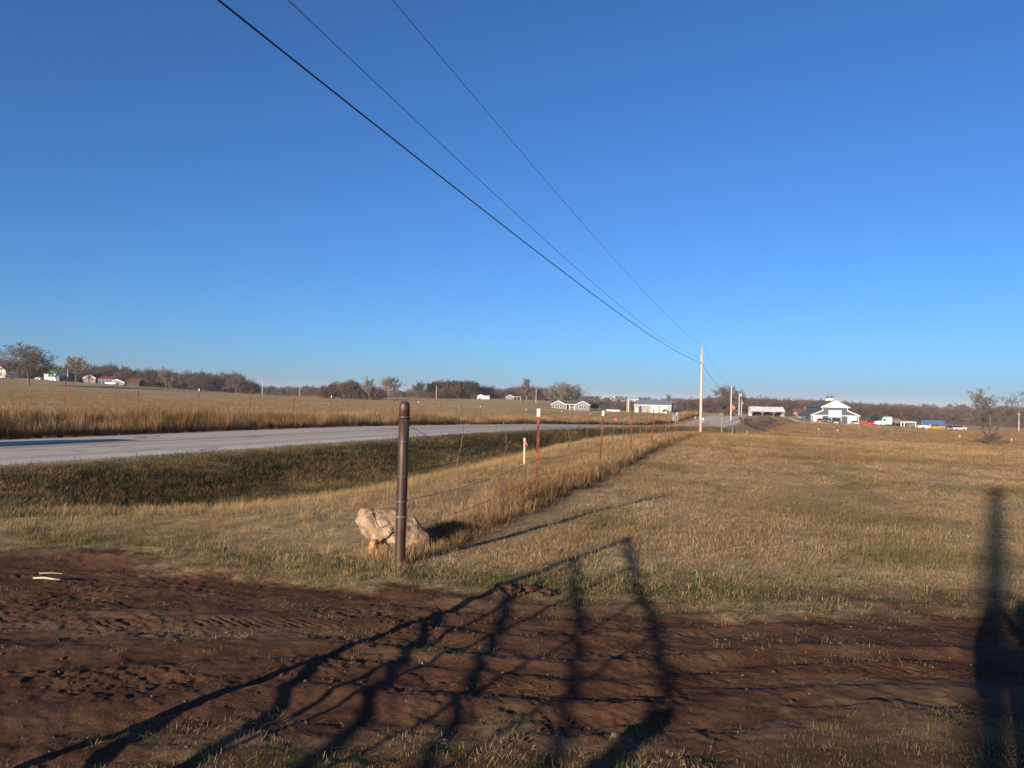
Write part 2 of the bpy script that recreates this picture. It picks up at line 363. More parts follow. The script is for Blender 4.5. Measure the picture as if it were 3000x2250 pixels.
for px, py, d in [(142, 1116, 30), (560, 1138, 36.5), (844, 1152, 42.9), (1048, 1163, 49), (1258, 1178, 57.5), (1359, 1184, 62.8), (1475, 1196, 72)]:
    q = at(px, py, d); CP.append((q[0], q[1], q[2] - 1.42))
CP = np.array(CP)
def warp(x, y):
    x = np.asarray(x, float); y = np.asarray(y, float); r = np.hypot(x, y); k = 1.0 / (1 + r / 40.0) ** 0.65
    return x * k, y * k
def phi(r2): return 0.5 * r2 * np.log(np.maximum(r2, 1e-9))
_cu, _cv = warp(CP[:, 0], CP[:, 1]); _n = len(CP)
_K = phi((_cu[:, None] - _cu) ** 2 + (_cv[:, None] - _cv) ** 2) + np.eye(_n) * 12.0
_P = np.stack([np.ones(_n), _cu, _cv], 1)
_A = np.block([[_K, _P], [_P.T, np.zeros((3, 3))]])
_w = np.linalg.solve(_A, np.concatenate([CP[:, 2], np.zeros(3)]))
def base_z(x, y):
    x = np.asarray(x, float); sh = x.shape; x = x.ravel(); y = np.asarray(y, float).ravel()
    out = np.empty(len(x))
    for i in range(0, len(x), 40000):
        u, v = warp(x[i:i + 40000], y[i:i + 40000])
        out[i:i + 40000] = phi((u[:, None] - _cu) ** 2 + (v[:, None] - _cv) ** 2) @ _w[:_n] + _w[_n] + _w[_n + 1] * u + _w[_n + 2] * v
    return out.reshape(sh)
def tops(x):   # far and near edge of the dirt drive as y for a given x
    x = np.asarray(x, float)
    far = np.interp(x, [-14, -9, -5.6, -3.2, -1.1, 0.5, 3.2, 4.5, 9, 16], [13.5, 11.0, 8.6, 7.6, 6.75, 6.35, 6.55, 6.3, 6.2, 6.0])
    near = np.interp(x, [-14, -6, -3.0, -2.0, -1.2, 0, 1, 2, 5, 16], [2.0, 1.5, 2.3, 3.1, 3.62, 3.72, 3.62, 3.8, 3.7, 3.2])
    return far, near
def dirt_w(x, y):
    far, near = tops(x)
    e = (fbm(x * 1.3, y * 1.6, 4, 5) - 0.5) * 1.5 + (fbm(x * 6, y * 7, 3, 9) - 0.5) * 0.8 + (fbm(x * 0.5 + 9, y * 0.25, 3, 19) - 0.5) * 1.3
    k = 1 + 1.6 * sst(0.6, 3.0, x)
    return np.minimum(sst(-0.25, 0.30, y - near + e * 0.75), sst(-0.25 * k, 0.30 * k, far - y + e * 0.75 * k ** 0.5))
def drive_v(x, y):
    far, near = tops(x); return (y - near) / np.maximum(far - near, 0.5)
def zg(x, y, fine=True):
    x = np.asarray(x, float); y = np.asarray(y, float)
    b = base_z(x, y); s, t = st_(x, y); road = rz(s)
    r = np.hypot(x, y)
    live = sst(-380, -300, s) * (1 - sst(330, 400, s))
    dit = sst(14, 20.5, s) * (1 - sst(120, 150, s))
    low = road - 0.62 * dit - 0.06
    sh = road - 0.09 + 0.07 * sst(3.2, 3.6, np.abs(t))
    u2 = sst(18, 46, s)
    ns = sh + (low - sh) * sst(0, 1, (t - 4.3) / (4.1 - 1.5 * u2))
    uu = sst(95, 125, s); ta = 8.9 - 1.8 * u2 - 2.5 * uu; tb = 13.5 - 3.3 * u2 - 2.2 * uu
    ns = ns + (b - ns) * sst(0, 1, (t - ta) / (tb - ta))
    fs = sh - 0.22 * sst(-4.3, -5.2, t)
    fs = fs + (np.maximum(b, road - 0.1) - fs) * sst(-5.2, -8.2, t)
    carved = np.where(t > 0, ns, fs)
    z = b + (carved - b) * live
    if fine:
        w = dirt_w(x, y) * (r < 30)
        amp = 0.035 * (1 - 0.75 * w) * np.clip(r / 6, 0.3, 1)
        z = z + (fbm(x * 0.9, y * 0.9, 4, 3) - 0.5) * amp * 2 * (np.abs(t) > 4.4)
        z = z + (fbm(x * 0.07, y * 0.07, 3, 31) - 0.5) * 0.5 * sst(60, 200, r) * (np.abs(t) > 9)
        m = (r < 16) & (w > 0.02)
        if m.any():
            xm, ym = x[m], y[m]; wm = w[m]
            q = drive_v(xm, ym) + (fbm(xm * 0.45, ym * 0.45, 3, 44) - 0.5) * 0.22 + 0.02 * np.sin(xm * 0.8 + 1)
            d = np.zeros(len(xm))
            for c, wd, dp in [(0.86, 0.05, 0.026), (0.74, 0.06, 0.016), (0.60, 0.055, 0.018), (0.44, 0.04, 0.026), (0.33, 0.05, 0.014), (0.17, 0.05, 0.018)]:
                k = fbm(xm * 0.35 + c * 30, ym * 0.2, 3, 51)
                d -= dp * np.exp(-((q - c) / wd) ** 2) * (0.3 + 1.4 * k)
                d += dp * 0.7 * np.exp(-((q - c - wd * 1.7) / (wd * 0.6)) ** 2) * (0.2 + 1.3 * k)
            d += (fbm(xm * 2.5, ym * 5, 4, 60) - 0.5) * 0.028 + (fbm(xm * 14, ym * 18, 3, 70) - 0.5) * 0.017
            lump = fbm(xm * 1.2, ym * 2.0, 3, 80)
            d += (fbm(xm * 26, ym * 26, 2, 90) - 0.5) * 0.022 * sst(0.5, 0.62, lump)
            # lugged tyre tread pressed into two ruts on the left
            for c, x0, x1, sgn in [(0.62, -4.4, -0.3, 1), (0.56, -1.6, 1.9, -1), (0.80, -5.6, -3.0, 1), (0.36, -0.5, 3.5, 1)]:
                band = np.exp(-((q - c) / 0.042) ** 4) * sst(x0, x0 + 0.5, xm) * (1 - sst(x1 - 0.5, x1, xm))
                ph = (xm * 34.0 + sgn * np.abs(q - c) * 190.0)
                d += band * 0.0055 * (np.clip(np.sin(ph * 2.2) * 2.0, -1, 1)) * sst(0.38, 0.6, fbm(xm * 2.2, ym * 2.2, 3, 99))
            # broken edge lumps where the dirt meets the turf
            z[m] += d * wm - 0.02 * wm
    return z
def gz(x, y): return float(zg(np.array([float(x)]), np.array([float(y)]), False)[0])
def gp(x, y, dz=0.0): return (float(x), float(y), gz(x, y) + dz)
def on(px, d, py=1200, dz=0.0):
    q = at(px, py, d); return gp(q[0], q[1], dz)

def make_ground():
    a = np.concatenate([np.arange(-180, -60, 4.0), np.arange(-60, -41, 0.8), np.arange(-41, 41, 0.125), np.arange(41, 60, 0.8), np.arange(60, 180, 4.0)])
    rr = [0.005, 0.3, 0.7, 1.2, 1.7, 2.2, 2.6]; r = 2.9; rr.append(r)
    while r < 6500:
        r += 0.016 if r < 7.6 else min(max(0.016, 0.016 * (r - 7.6) / 0.35), r * (0.011 if r < 60 else 0.022 if r < 500 else 0.06)); rr.append(r)
    rr = np.array(rr); A, Rr = np.meshgrid(np.radians(a), rr)
    x = (Rr * np.sin(A)).ravel(); y = (Rr * np.cos(A)).ravel()
    z = zg(x, y)
    s, t = st_(x, y); r = np.hypot(x, y)
    w = dirt_w(x, y) * (r < 40); w = np.maximum(w, (y < 0.6 * tops(x)[0] + 0.4 * tops(x)[1]) * (r < 12) * (0.72 + 0.28 * fbm(x * 3, y * 3, 3, 77)))
    fl = fence_t(x, y)
    n = fbm(x * 0.8, y * 0.8, 4, 12)
    grn = np.clip(sst(4.6, 5.4, t) * (1 - sst(0, 1, (t - 8.8 + 1.8 * sst(18, 46, s)) / 1.2)) * sst(12, 20, s) * (1 - sst(95, 130, s)), 0, 1) * sst(0.25, 0.45, n)
    far, near = tops(x)
    edge = np.exp(-((y - far - 0.35) / 0.45) ** 2) * sst(0.42, 0.6, n) * (r < 14)
    grn = np.maximum(grn, 0.8 * np.exp(-((x - 1.0) / 1.6) ** 2 - ((y - far - 0.35) / 0.5) ** 2) * (r < 14)); grn = np.maximum(grn, edge * 0.8); grn = np.maximum(grn, (y < near) * (r < 9) * 0.6 * sst(0.3, 0.55, n))
    brn = np.maximum(np.exp(-(fl / 0.55) ** 2) * (y > 8) * (y < 110), sst(-4.4, -5.2, t) * (1 - sst(-9, -13, t) * 0.9) * (s > -40) * (s < 170) * (t < 0))
    gvl = np.exp(-((np.abs(t) - 4.2) / 0.55) ** 2) * sst(0.2, 0.5, fbm(x * 2, y * 2, 3, 15)) * (s > -300) * (s < 330)
    ni, nj = len(rr), len(a)
    I = np.arange(ni * nj).reshape(ni, nj); J = np.concatenate([I[:, 1:], I[:, :1]], 1)
    F = np.stack([I[:-1], J[:-1], J[1:], I[1:]], -1).reshape(-1, 4)
    V = np.stack([x, y, z], 1)
    pad = lambda q: q
    o = npmesh('ground', V, F, M['ground'], True, {'dirt': pad(w), 'green': pad(grn), 'brown': pad(brn), 'gravel': pad(gvl)}, kind='structure')
    return o
FA, FB = -3.2, 0.29            # near fence line x = FA + FB*y
def fence_t(x, y): return (np.asarray(x) - FA - FB * np.asarray(y)) / math.hypot(1, FB)
make_ground()

# roads
def ribbon(name, s0, s1, t0, t1, dz, mat, ds=2.5, nt=9, crown=0.05, kind='structure', edge=0.0):
    ss = np.arange(s0, s1 + 0.01, ds); V = []; ac = []
    for i, s in enumerate(ss):
        for k in range(nt):
            f = k / (nt - 1); tt = t0 + (t1 - t0) * f
            if edge and k in (0, nt - 1): tt += (fbm(np.array([s * 0.55]), np.array([k * 7.0]), 3, 3)[0] - 0.5) * edge
            x, y = RO + RD * s + RN * tt
            V.append((x, y, float(rz(s)) + crown * (1 - (tt / 3.8) ** 2) + dz - (0.05 if edge and k in (0, nt - 1) else 0))); ac.append(tt)
    n = len(ss); F = [(i * nt + k, i * nt + k + 1, (i + 1) * nt + k + 1, (i + 1) * nt + k) for i in range(n - 1) for k in range(nt - 1)]
    return npmesh(name, V, F, mat, True, {'across': ac}, kind=kind)
ribbon('road', -300, 330, -3.75, 3.75, 0.0, M['road'], 0.8, 21, edge=1.1)
for k, tt in enumerate((-0.16, 0.16)):
    ribbon('centre_stripe', -300, 330, tt - 0.07, tt + 0.07, 0.005, M['stripe'], 2.5, 3)
# pale gravel drive from the road to the barn yard
path = [(2118, 1229, 172), (2170, 1228, 185), (2230, 1231, 205), (2300, 1234, 228), (2370, 1238, 246), (2450, 1243, 262), (2530, 1247, 264), (2600, 1250, 258), (2650, 1251, 256)]
pts = [at(*q) for q in path]; V = []; wd = [4.5, 3.4, 3.2, 3.4, 4.5, 7, 6, 5, 3]
pp = []
for i in range(len(pts) - 1):
    for k in range(6): pp.append((pts[i] + (pts[i + 1] - pts[i]) * k / 6, wd[i] + (wd[i + 1] - wd[i]) * k / 6))
pp.append((pts[-1], wd[-1]))
for i, (q, w) in enumerate(pp):
    d = pp[min(i + 1, len(pp) - 1)][0] - pp[max(i - 1, 0)][0]; nrm = np.array([-d[1], d[0]]) / math.hypot(d[0], d[1])
    for k in range(5):
        xy = q[:2] + nrm * w * (k / 4 - 0.5) * 2
        V.append((xy[0], xy[1], 0))
V = np.array(V); V[:, 2] = zg(V[:, 0], V[:, 1]) + 0.18
npmesh('gravel_drive', V, [(i * 5 + k, i * 5 + k + 1, i * 5 + k + 6, i * 5 + k + 5) for i in range(len(pp) - 1) for k in range(4)], M['gravel'], True, kind='structure')
# mown pale track along the top of the slope on the right
V = []
for i in range(41):
    q = at(2160 + i * 12, 1280 + i * 0.55, 80 - i * 0.35)
    for k in (-1, 1): V.append((q[0] + k * 0.2, q[1] + k * 0.9, 0))
V = np.array(V); V[:, 2] = zg(V[:, 0], V[:, 1]) + 0.05
npmesh('mown_track', V, [(2 * i, 2 * i + 1, 2 * i + 3, 2 * i + 2) for i in range(40)], plain('pale_mown_grass', (0.46, 0.32, 0.18), (0.36, 0.24, 0.13), 1.0, 0.95, 0.1), True, kind='structure')

# ------------------------------------------------------------------ scattered vegetation (geometry nodes on a point mesh)
rng = np.random.default_rng(7)
def tuft(name, n, rad, h0, h1, lean, curl, width, mat, seed, seg=3, head=False):
    g = np.random.default_rng(seed); V = []; F = []; av = []; ah = []
    for i in range(n):
        a = g.uniform(0, 6.283); rr = rad * math.sqrt(g.uniform()); bx, by = rr * math.cos(a), rr * math.sin(a)
        d = a + g.normal(0, 0.9); L = g.uniform(h0, h1); ln = abs(g.normal(lean, lean * 0.5 if lean < 1.3 else 0.05)); cu = curl * g.uniform(0.2, 1.3)
        w = width * g.uniform(0.6, 1.3); o = len(V); c = g.uniform(); px, py, pz = bx, by, -0.01; th = ln
        sd = (-math.sin(d + g.normal(0, 0.5)), math.cos(d))
        for k in range(seg + 1):
            ww = w * (1 - 0.75 * k / seg) * (1.6 if head and k == seg - 1 else 1)
            V += [(px - sd[0] * ww, py - sd[1] * ww, pz), (px + sd[0] * ww, py + sd[1] * ww, pz)]
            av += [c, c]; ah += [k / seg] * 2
            px += math.sin(th) * math.cos(d) * L / seg; py += math.sin(th) * math.sin(d) * L / seg; pz += math.cos(th) * L / seg; th += cu
        for k in range(seg): F.append((o + 2 * k, o + 2 * k + 1, o + 2 * k + 3, o + 2 * k + 2))
    return npmesh(name, V, F, mat, False, {'v': av, 'h': ah}, link=False)
def scatter(name, protos, P, scale, label, cat, tilt=0.12, kind='stuff', rotz=None):
    P = np.asarray(P, np.float32); n = len(P)
    c = bpy.data.collections.new(name + '_source')
    for o in protos: c.objects.link(o)
    me = bpy.data.meshes.new(name); me.vertices.add(n); me.vertices.foreach_set('co', P.ravel())
    rot = np.stack([rng.normal(0, tilt, n), rng.normal(0, tilt, n), rng.uniform(0, 6.283, n)], 1).astype(np.float32)
    scale = np.asarray(scale, np.float32)
    if scale.ndim == 1: scale = np.repeat(scale[:, None], 3, 1)
    me.attributes.new('rot', 'FLOAT_VECTOR', 'POINT').data.foreach_set('vector', rot.ravel())
    me.attributes.new('scl', 'FLOAT_VECTOR', 'POINT').data.foreach_set('vector', scale.ravel())
    me.attributes.new('idx', 'INT', 'POINT').data.foreach_set('value', rng.integers(0, len(protos), n).astype(np.int32))
    o = bpy.data.objects.new(name, me); COL.objects.link(o)
    me.materials.append(protos[0].data.materials[0])
    g = bpy.data.node_groups.new(name, 'GeometryNodeTree')
    g.interface.new_socket('Geometry', in_out='INPUT', socket_type='NodeSocketGeometry')
    g.interface.new_socket('Geometry', in_out='OUTPUT', socket_type='NodeSocketGeometry')
    N = g.nodes; L = g.links
    gi, go = N.new('NodeGroupInput'), N.new('NodeGroupOutput')
    iop = N.new('GeometryNodeInstanceOnPoints'); ci = N.new('GeometryNodeCollectionInfo')
    ci.inputs['Collection'].default_value = c; ci.inputs['Separate Children'].default_value = True; ci.inputs['Reset Children'].default_value = True
    def na(nm, tp):
        q = N.new('GeometryNodeInputNamedAttribute'); q.data_type = tp; q.inputs['Name'].default_value = nm; return q.outputs['Attribute']
    e2r = N.new('FunctionNodeEulerToRotation'); L.new(na('rot', 'FLOAT_VECTOR'), e2r.inputs[0])
    L.new(gi.outputs[0], iop.inputs['Points']); L.new(ci.outputs[0], iop.inputs['Instance']); iop.inputs['Pick Instance'].default_value = True
    L.new(na('idx', 'INT'), iop.inputs['Instance Index']); L.new(e2r.outputs[0], iop.inputs['Rotation']); L.new(na('scl', 'FLOAT_VECTOR'), iop.inputs['Scale'])
    L.new(iop.outputs[0], go.inputs[0])
    md = o.modifiers.new('scatter', 'NODES'); md.node_group = g
    o['kind'] = kind; o['label'] = label; o['category'] = cat
    return o
def wedge(n, r0, r1, a0=-43, a1=43, p=1.0):
    """points between two radii; p=1 gives a density falling off with distance, p=2 an even one"""
    u = rng.uniform(0, 1, n); r = (r0 ** p + u * (r1 ** p - r0 ** p)) ** (1 / p); a = np.radians(rng.uniform(a0, a1, n))
    return r * np.sin(a), r * np.cos(a), r
def put(x, y, m, dz=-0.01): 
    x, y = x[m], y[m]; return np.stack([x, y, zg(x, y) + dz], 1)

P_dry = [tuft('field_tuft', 46, 0.16, 0.025, 0.085, 1.15, 0.2, 0.0019, M['g_dry'], s) for s in range(1, 6)]
P_dry += [tuft('field_tuft', 22, 0.14, 0.04, 0.12, 0.75, 0.3, 0.0019, M['g_dry'], s) for s in range(6, 7)]
P_verge = [tuft('verge_tuft', 28, 0.12, 0.07, 0.21, 0.38, 0.2, 0.0021, M['g_verge'], s) for s in range(11, 15)] + [tuft('verge_tuft', 24, 0.13, 0.07, 0.16, 0.7, 0.3, 0.003, M['g_verge'], 16)]
P_ditch = [tuft('ditch_tuft', 34, 0.17, 0.05, 0.14, 1.05, 0.3, 0.0034, M['g_ditch'], s) for s in range(21, 25)]
P_green = [tuft('green_tuft', 34, 0.10, 0.02, 0.07, 0.9, 0.4, 0.0021, M['g_green'], s) for s in range(31, 35)]
P_sedge = [tuft('sedge_tuft', 26, 0.14, 0.45, 0.95, 0.16, 0.10, 0.0050, M['g_sedge'], s, head=True) for s in range(41, 45)]
P_weed = [tuft('weed_tuft', 30, 0.17, 0.14, 0.46, 0.42, 0.16, 0.0042, M['g_weed'], s, head=True) for s in range(51, 55)]
P_straw = [tuft('straw_tuft', 3, 0.08, 0.06, 0.16, 1.45, 0.05, 0.0022, M['straw'], s, 2) for s in range(61, 64)]
P_straw = [tuft('straw_tuft', 3, 0.08, 0.05, 0.14, 1.48, 0.06, 0.0020, M['g_dry'], s, 2) for s in range(61, 65)]

# 1 short dry grass of the near field, right of the fence
x, y, r = wedge(140000, 5.4, 95, -12, 46, 1.0); s, t = st_(x, y); ft = fence_t(x, y)
far, near = tops(x); dens = fbm(x * 0.6, y * 0.6, 3, 101)
m = (ft > 0.1) & (t > 8.3) & (dirt_w(x, y) * (r < 30) < rng.uniform(0.02, 0.85, len(x))) & (rng.uniform(0, 1, len(x)) < 0.25 + 1.3 * dens) & (rng.uniform(0, 1, len(x)) < 0.25 + sst(0.36, 0.46, fbm(x * 0.9 + 40, y * 1.3, 4, 104)))
sc = (0.65 + 0.55 * rng.uniform(0, 1, len(x))) * (1 + np.clip(r - 12, 0, 60) / 32) * (0.7 + 0.3 * sst(0.1, 1.6, y - far)) * (0.65 + 0.75 * fbm(x * 0.35, y * 0.45, 3, 107)) * (0.5 + 0.5 * sst(0.3, 1.0, ft))
m &= rng.uniform(0, 1, len(x)) > 0.8 * np.exp(-((x - 1.0) / 1.5) ** 2 - ((y - far - 0.35) / 0.55) ** 2)
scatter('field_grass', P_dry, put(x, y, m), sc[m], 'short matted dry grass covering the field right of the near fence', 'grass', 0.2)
# 2 taller pale grass between fence and ditch
x, y, r = wedge(60000, 6.8, 75, -44, 30, 1.1); s, t = st_(x, y); ft = fence_t(x, y)
m = (ft < 0.2) & (t > 9.0 - 1.9 * sst(18, 46, s) + rng.uniform(0, 0.8, len(x))) & (dirt_w(x, y) < rng.uniform(0.02, 0.6, len(x))) & ((y > 8) | (x > -6))
k = sst(7.5, 13, r); sc = (0.55 + 0.55 * rng.uniform(0, 1, len(x))) * (0.55 + 0.45 * k) * (1 + np.clip(r - 16, 0, 60) / 45)
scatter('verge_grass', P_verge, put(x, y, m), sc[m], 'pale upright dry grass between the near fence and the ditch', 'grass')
# 3 rank grass of the ditch bank below the road
ss = rng.uniform(10, 120, 70000) ; ss = 8 + 105 * rng.uniform(0, 1, 60000) ** 1.7; tt = rng.uniform(3.9, 10.0, 60000)
x = RO[0] + RD[0] * ss + RN[0] * tt; y = RO[1] + RD[1] * ss + RN[1] * tt
m = (y > 5) & (np.abs(x) < y * 0.95 + 1) & (rng.uniform(0, 1, len(x)) < sst(3.8, 5.0, tt)) & (tt < 10.0 - 1.9 * sst(18, 46, ss)); r = np.hypot(x, y)
sc = (0.6 + 0.6 * rng.uniform(0, 1, len(x))) * (1 + np.clip(r - 18, 0, 60) / 50)
scatter('ditch_grass', P_ditch, put(x, y, m), sc[m], 'dark green and brown grass on the ditch bank below the road', 'grass', 0.2)
# 4 weeds along the near fence
yy = 7.6 + 85 * rng.uniform(0, 1, 20000) ** 1.4; off = rng.normal(-0.08, 0.18, 20000)
x = FA + FB * yy + off; y = yy - off * FB
m = rng.uniform(0, 1, 20000) < 0.35 + 1.0 * fbm(x * 0.5, y * 0.5, 3, 120) * sst(8.5, 12, y)
sc = (0.34 + 0.50 * rng.uniform(0, 1, 20000)) * (0.5 + 0.5 * sst(8.5, 13, y))
scatter('fence_weeds', P_weed + P_verge[:4], put(x, y, m), sc[m], 'brown dead weeds standing along the near wire fence', 'weeds', 0.1)
# 5 tall broomsedge on the bank across the road
ss = -25 + 190 * rng.uniform(0, 1, 52000) ** 1.5; tt = -4.9 - np.abs(rng.normal(0, 1, 52000)) * 2.6
x = RO[0] + RD[0] * ss + RN[0] * tt; y = RO[1] + RD[1] * ss + RN[1] * tt
m = (y > 8) & (np.abs(x) < y * 0.95 + 2) & (tt > -13); r = np.hypot(x, y)
sc = (0.38 + 0.48 * rng.uniform(0, 1, len(x))) * np.where(tt > -5.8, 0.35, 1.0) * (0.65 + 0.7 * fbm(x * 0.15, y * 0.15, 3, 130)) * (1 - 0.5 * sst(-7.5, -11, tt)) * (1 + np.clip(r - 40, 0, 80) / 160)
scatter('bank_grass', P_sedge + P_weed[:2], put(x, y, m), sc[m] * rng.choice([0.6, 1.0, 1.0, 1.15], m.sum()), 'tall russet broomsedge on the bank across the road', 'tall grass', 0.16)
# 6 green turf at the edges of the dirt drive and at the bottom of the picture
x, y, r = wedge(42000, 2.4, 10, -48, 48, 1.2); far, near = tops(x); n = fbm(x * 1.1, y * 1.1, 4, 12); ed = y - far
a = np.exp(-((ed - 0.15) / 0.75) ** 2) * sst(0.36, 0.56, n) + (y < near + 0.3) * sst(0.30, 0.5, n) * (x > -2.4)
a = a * (1 - 0.85 * sst(0.5, 1.0, dirt_w(x, y)))
a = a + 1.3 * np.exp(-((x - 1.0) / 1.7) ** 2 - ((ed - 0.35) / 0.65) ** 2) + 0.8 * np.exp(-((x - 4.0) / 1.0) ** 2 - ((ed - 0.2) / 0.35) ** 2) + (y < near + 0.1) * 0.3 * (x > -2.2)
a += 0.30 * dirt_w(x, y) * sst(0.60, 0.70, fbm(x * 1.3, y * 2.2, 3, 140))
m = rng.uniform(0, 1, len(x)) < a; sc = 0.5 + 0.6 * rng.uniform(0, 1, len(x))
sc *= np.where(dirt_w(x, y) > 0.5, 0.6, 1.0) * np.where(y < near + 0.3, 0.62, 1.0)
scatter('green_turf', P_green + P_dry[:2], put(x, y, m), sc[m], 'short green turf fringing the red dirt drive', 'grass', 0.2)
# 7 stubble of the hay field beyond the far fence
x, y, r = wedge(60000, 26, 210, -44, 14, 1.0); s, t = st_(x, y)
m = (t < -9) & (rng.uniform(0, 1, len(x)) < 0.35 + fbm(x * 0.08, y * 0.22, 3, 150))
sc = (0.6 + 0.6 * rng.uniform(0, 1, len(x))) * (1 + np.clip(r - 30, 0, 170) / 80)
scatter('hay_stubble', P_verge[:3] + P_dry[:2], put(x, y, m), np.stack([sc, sc, sc * 0.8], 1)[m], 'tan stubble of the hay field beyond the far fence', 'grass', 0.15)
# 8 rough brown grass of the lower field on the right
DRV = np.array([at(*q)[:2] for q in path])
def drive_far(x, y, lim=6.0):
    ok = np.ones(len(x), bool)
    for a, b in zip(DRV[:-1], DRV[1:]):
        ab = b - a; f = np.clip(((x - a[0]) * ab[0] + (y - a[1]) * ab[1]) / (ab @ ab), 0, 1)
        ok &= np.hypot(x - a[0] - f * ab[0], y - a[1] - f * ab[1]) > lim
    return ok
x, y, r = wedge(60000, 66, 290, 8, 45, 1.0); s, t = st_(x, y)
m = ((t > 9) | ((t > 4.6) & (s > 95))) & (rng.uniform(0, 1, len(x)) < 0.3 + fbm(x * 0.06, y * 0.06, 3, 160))
sc = (0.6 + 0.6 * rng.uniform(0, 1, len(x))) * (1 + np.clip(r - 70, 0, 220) / 70)
m &= drive_far(x, y, 4.8)
scatter('rough_grass', P_verge[:4] + P_weed[:1], put(x, y, m), np.stack([sc, sc, sc * 0.65], 1)[m], 'rough tawny grass of the lower field below the barn', 'grass', 0.15)
# far meadows: coarse tufts out to the woods
x, y, r = wedge(60000, 190, 640, -45, 45, 1.3); s, t = st_(x, y); m = (np.abs(t) > 8) & drive_far(x, y, 9.0) & (rng.uniform(0, 1, len(x)) < 0.35 + fbm(x * 0.02, y * 0.05, 3, 155))
scatter('far_meadow_grass', P_verge[:3] + P_dry[:2], put(x, y, m), (((1.6 + 1.4 * rng.uniform(0, 1, len(x))) * (r / 250))[:, None] * np.array([[1, 1, 0.75]]))[m], 'tan winter grass of the far meadows before the woods', 'grass', 0.15)
# 9 straw litter and small clods on the dirt
x, y, r = wedge(9000, 3.0, 9.5, -42, 42, 1.2); d = dirt_w(x, y)
m = (d > 0.3) & (rng.uniform(0, 1, len(x)) < 0.15 + 0.8 * sst(0.45, 0.6, fbm(x * 1.1, y * 1.6, 3, 170)))
scatter('straw_litter', P_straw, put(x, y, m, 0.004), (0.4 + 0.6 * rng.uniform(0, 1, len(x)))[m], 'scattered straw bits lying on the dirt drive', 'straw', 0.1)
def pebble(name, seed, mat):
    g = np.random.default_rng(seed); bm = bmesh.new(); bmesh.ops.create_icosphere(bm, subdivisions=1, radius=1)
    for v in bm.verts: v.co *= 1 + g.uniform(-0.28, 0.28); v.co.z *= 0.6
    me = bpy.data.meshes.new(name); bm.to_mesh(me); bm.free(); me.materials.append(mat)
    return bpy.data.objects.new(name, me)
M['clod'] = plain('dirt_clod', (0.080, 0.039, 0.023), (0.055, 0.027, 0.017), 3, 0.95, 0.1)
M['stone'] = plain('small_pale_stone', (0.16, 0.125, 0.095), (0.10, 0.08, 0.06), 3, 0.9, 0.2)
x, y, r = wedge(11000, 3.0, 9.5, -42, 42, 1.2); d = dirt_w(x, y)
m = (d > 0.4) & (rng.uniform(0, 1, len(x)) < 0.06 + 0.9 * sst(0.5, 0.66, fbm(x * 0.9, y * 1.8, 3, 180)))
scatter('dirt_crumbs', [pebble('crumb', s, M['clod']) for s in (1, 2, 3)], put(x, y, m, 0.0), (0.003 + 0.015 * rng.uniform(0, 1, len(x)) ** 3)[m], 'loose crumbs of red earth on the dirt drive', 'dirt', 0.4)
x, y, r = wedge(420, 3.2, 9.0, -42, 42, 1.2); m = dirt_w(x, y) > 0.5
scatter('drive_pebbles', [pebble('pebble', s, M['stone']) for s in (4, 5)], put(x, y, m, 0.0), (0.004 + 0.009 * rng.uniform(0, 1, len(x)) ** 2)[m], 'tiny pale pebbles scattered on the dirt drive', 'pebbles', 0.4)

# ------------------------------------------------------------------ trees
def grow(seed, H, spread=0.5, r0=0.03, fork=0.28, levels=5, kids=(7, 6, 5, 4), up=0.35, wob=0.16, spr=1.0, lens=(0.62, 0.55, 0.55, 0.55)):
    """bare tree: list of (p0, p1, r0, r1, level); H metres high"""
    g = np.random.default_rng(seed); S = []
    def br(p, d, L, r, lv):
        n = 5 if lv == 0 else 4 if lv < 3 else 2; pts = [p]; dd = d
        for i in range(n):
            wb = wob * (0.35 if lv == 0 else 1); dd = dd + np.array([g.normal(0, wb), g.normal(0, wb), g.normal(0, wb) * 0.6 + (up * 0.18 if lv else 0.1)]); dd /= np.linalg.norm(dd)
            q = pts[-1] + dd * L / n; ra = r * (1 - 0.62 * i / n); rb = r * (1 - 0.62 * (i + 1) / n)
            S.append((pts[-1], q, ra, rb, lv)); pts.append(q)
        if lv >= levels - 1: return
        k = kids[min(lv, len(kids) - 1)]
        for j in range(k):
            f = (fork + (1 - fork) * (j + g.uniform(0.1, 0.9)) / k) if lv == 0 else g.uniform(0.25, 1.0)
            i = min(int(f * n), n - 1); b = pts[i] + (pts[i + 1] - pts[i]) * (f * n - i)
            ax = pts[i + 1] - pts[i]; ax /= np.linalg.norm(ax)
            a = g.uniform(0, 6.283) if lv else j * 2.4 + g.uniform(-0.5, 0.5)
            e1 = np.cross(ax, [0.3, 0.2, 1] if abs(ax[2]) < 0.9 else [1, 0, 0]); e1 /= np.linalg.norm(e1); e2 = np.cross(ax, e1)
            an = spread * g.uniform(0.7, 1.25) * (1.15 - 0.35 * f if lv == 0 else 1)
            nd = ax * math.cos(an) + (e1 * math.cos(a) + e2 * math.sin(a)) * math.sin(an) * spr
            nd = nd + np.array([0, 0, up * 0.25]); nd /= np.linalg.norm(nd)
            br(b, nd, L * lens[min(lv, len(lens) - 1)] * g.uniform(0.75, 1.2) * ((1.15 - 0.45 * f) if lv == 0 else 1), max(r * (1 - 0.62 * f) * 0.55, H * 0.0011), lv + 1)
    br(np.zeros(3), np.array([0, 0, 1.0]), H * 0.62, H * r0, 0)
    z = float(np.percentile([s[1][2] for s in S], 98.5)); k = H / z
    return [(a * k, b * k, ra * k, rb * k, lv) for a, b, ra, rb, lv in S]
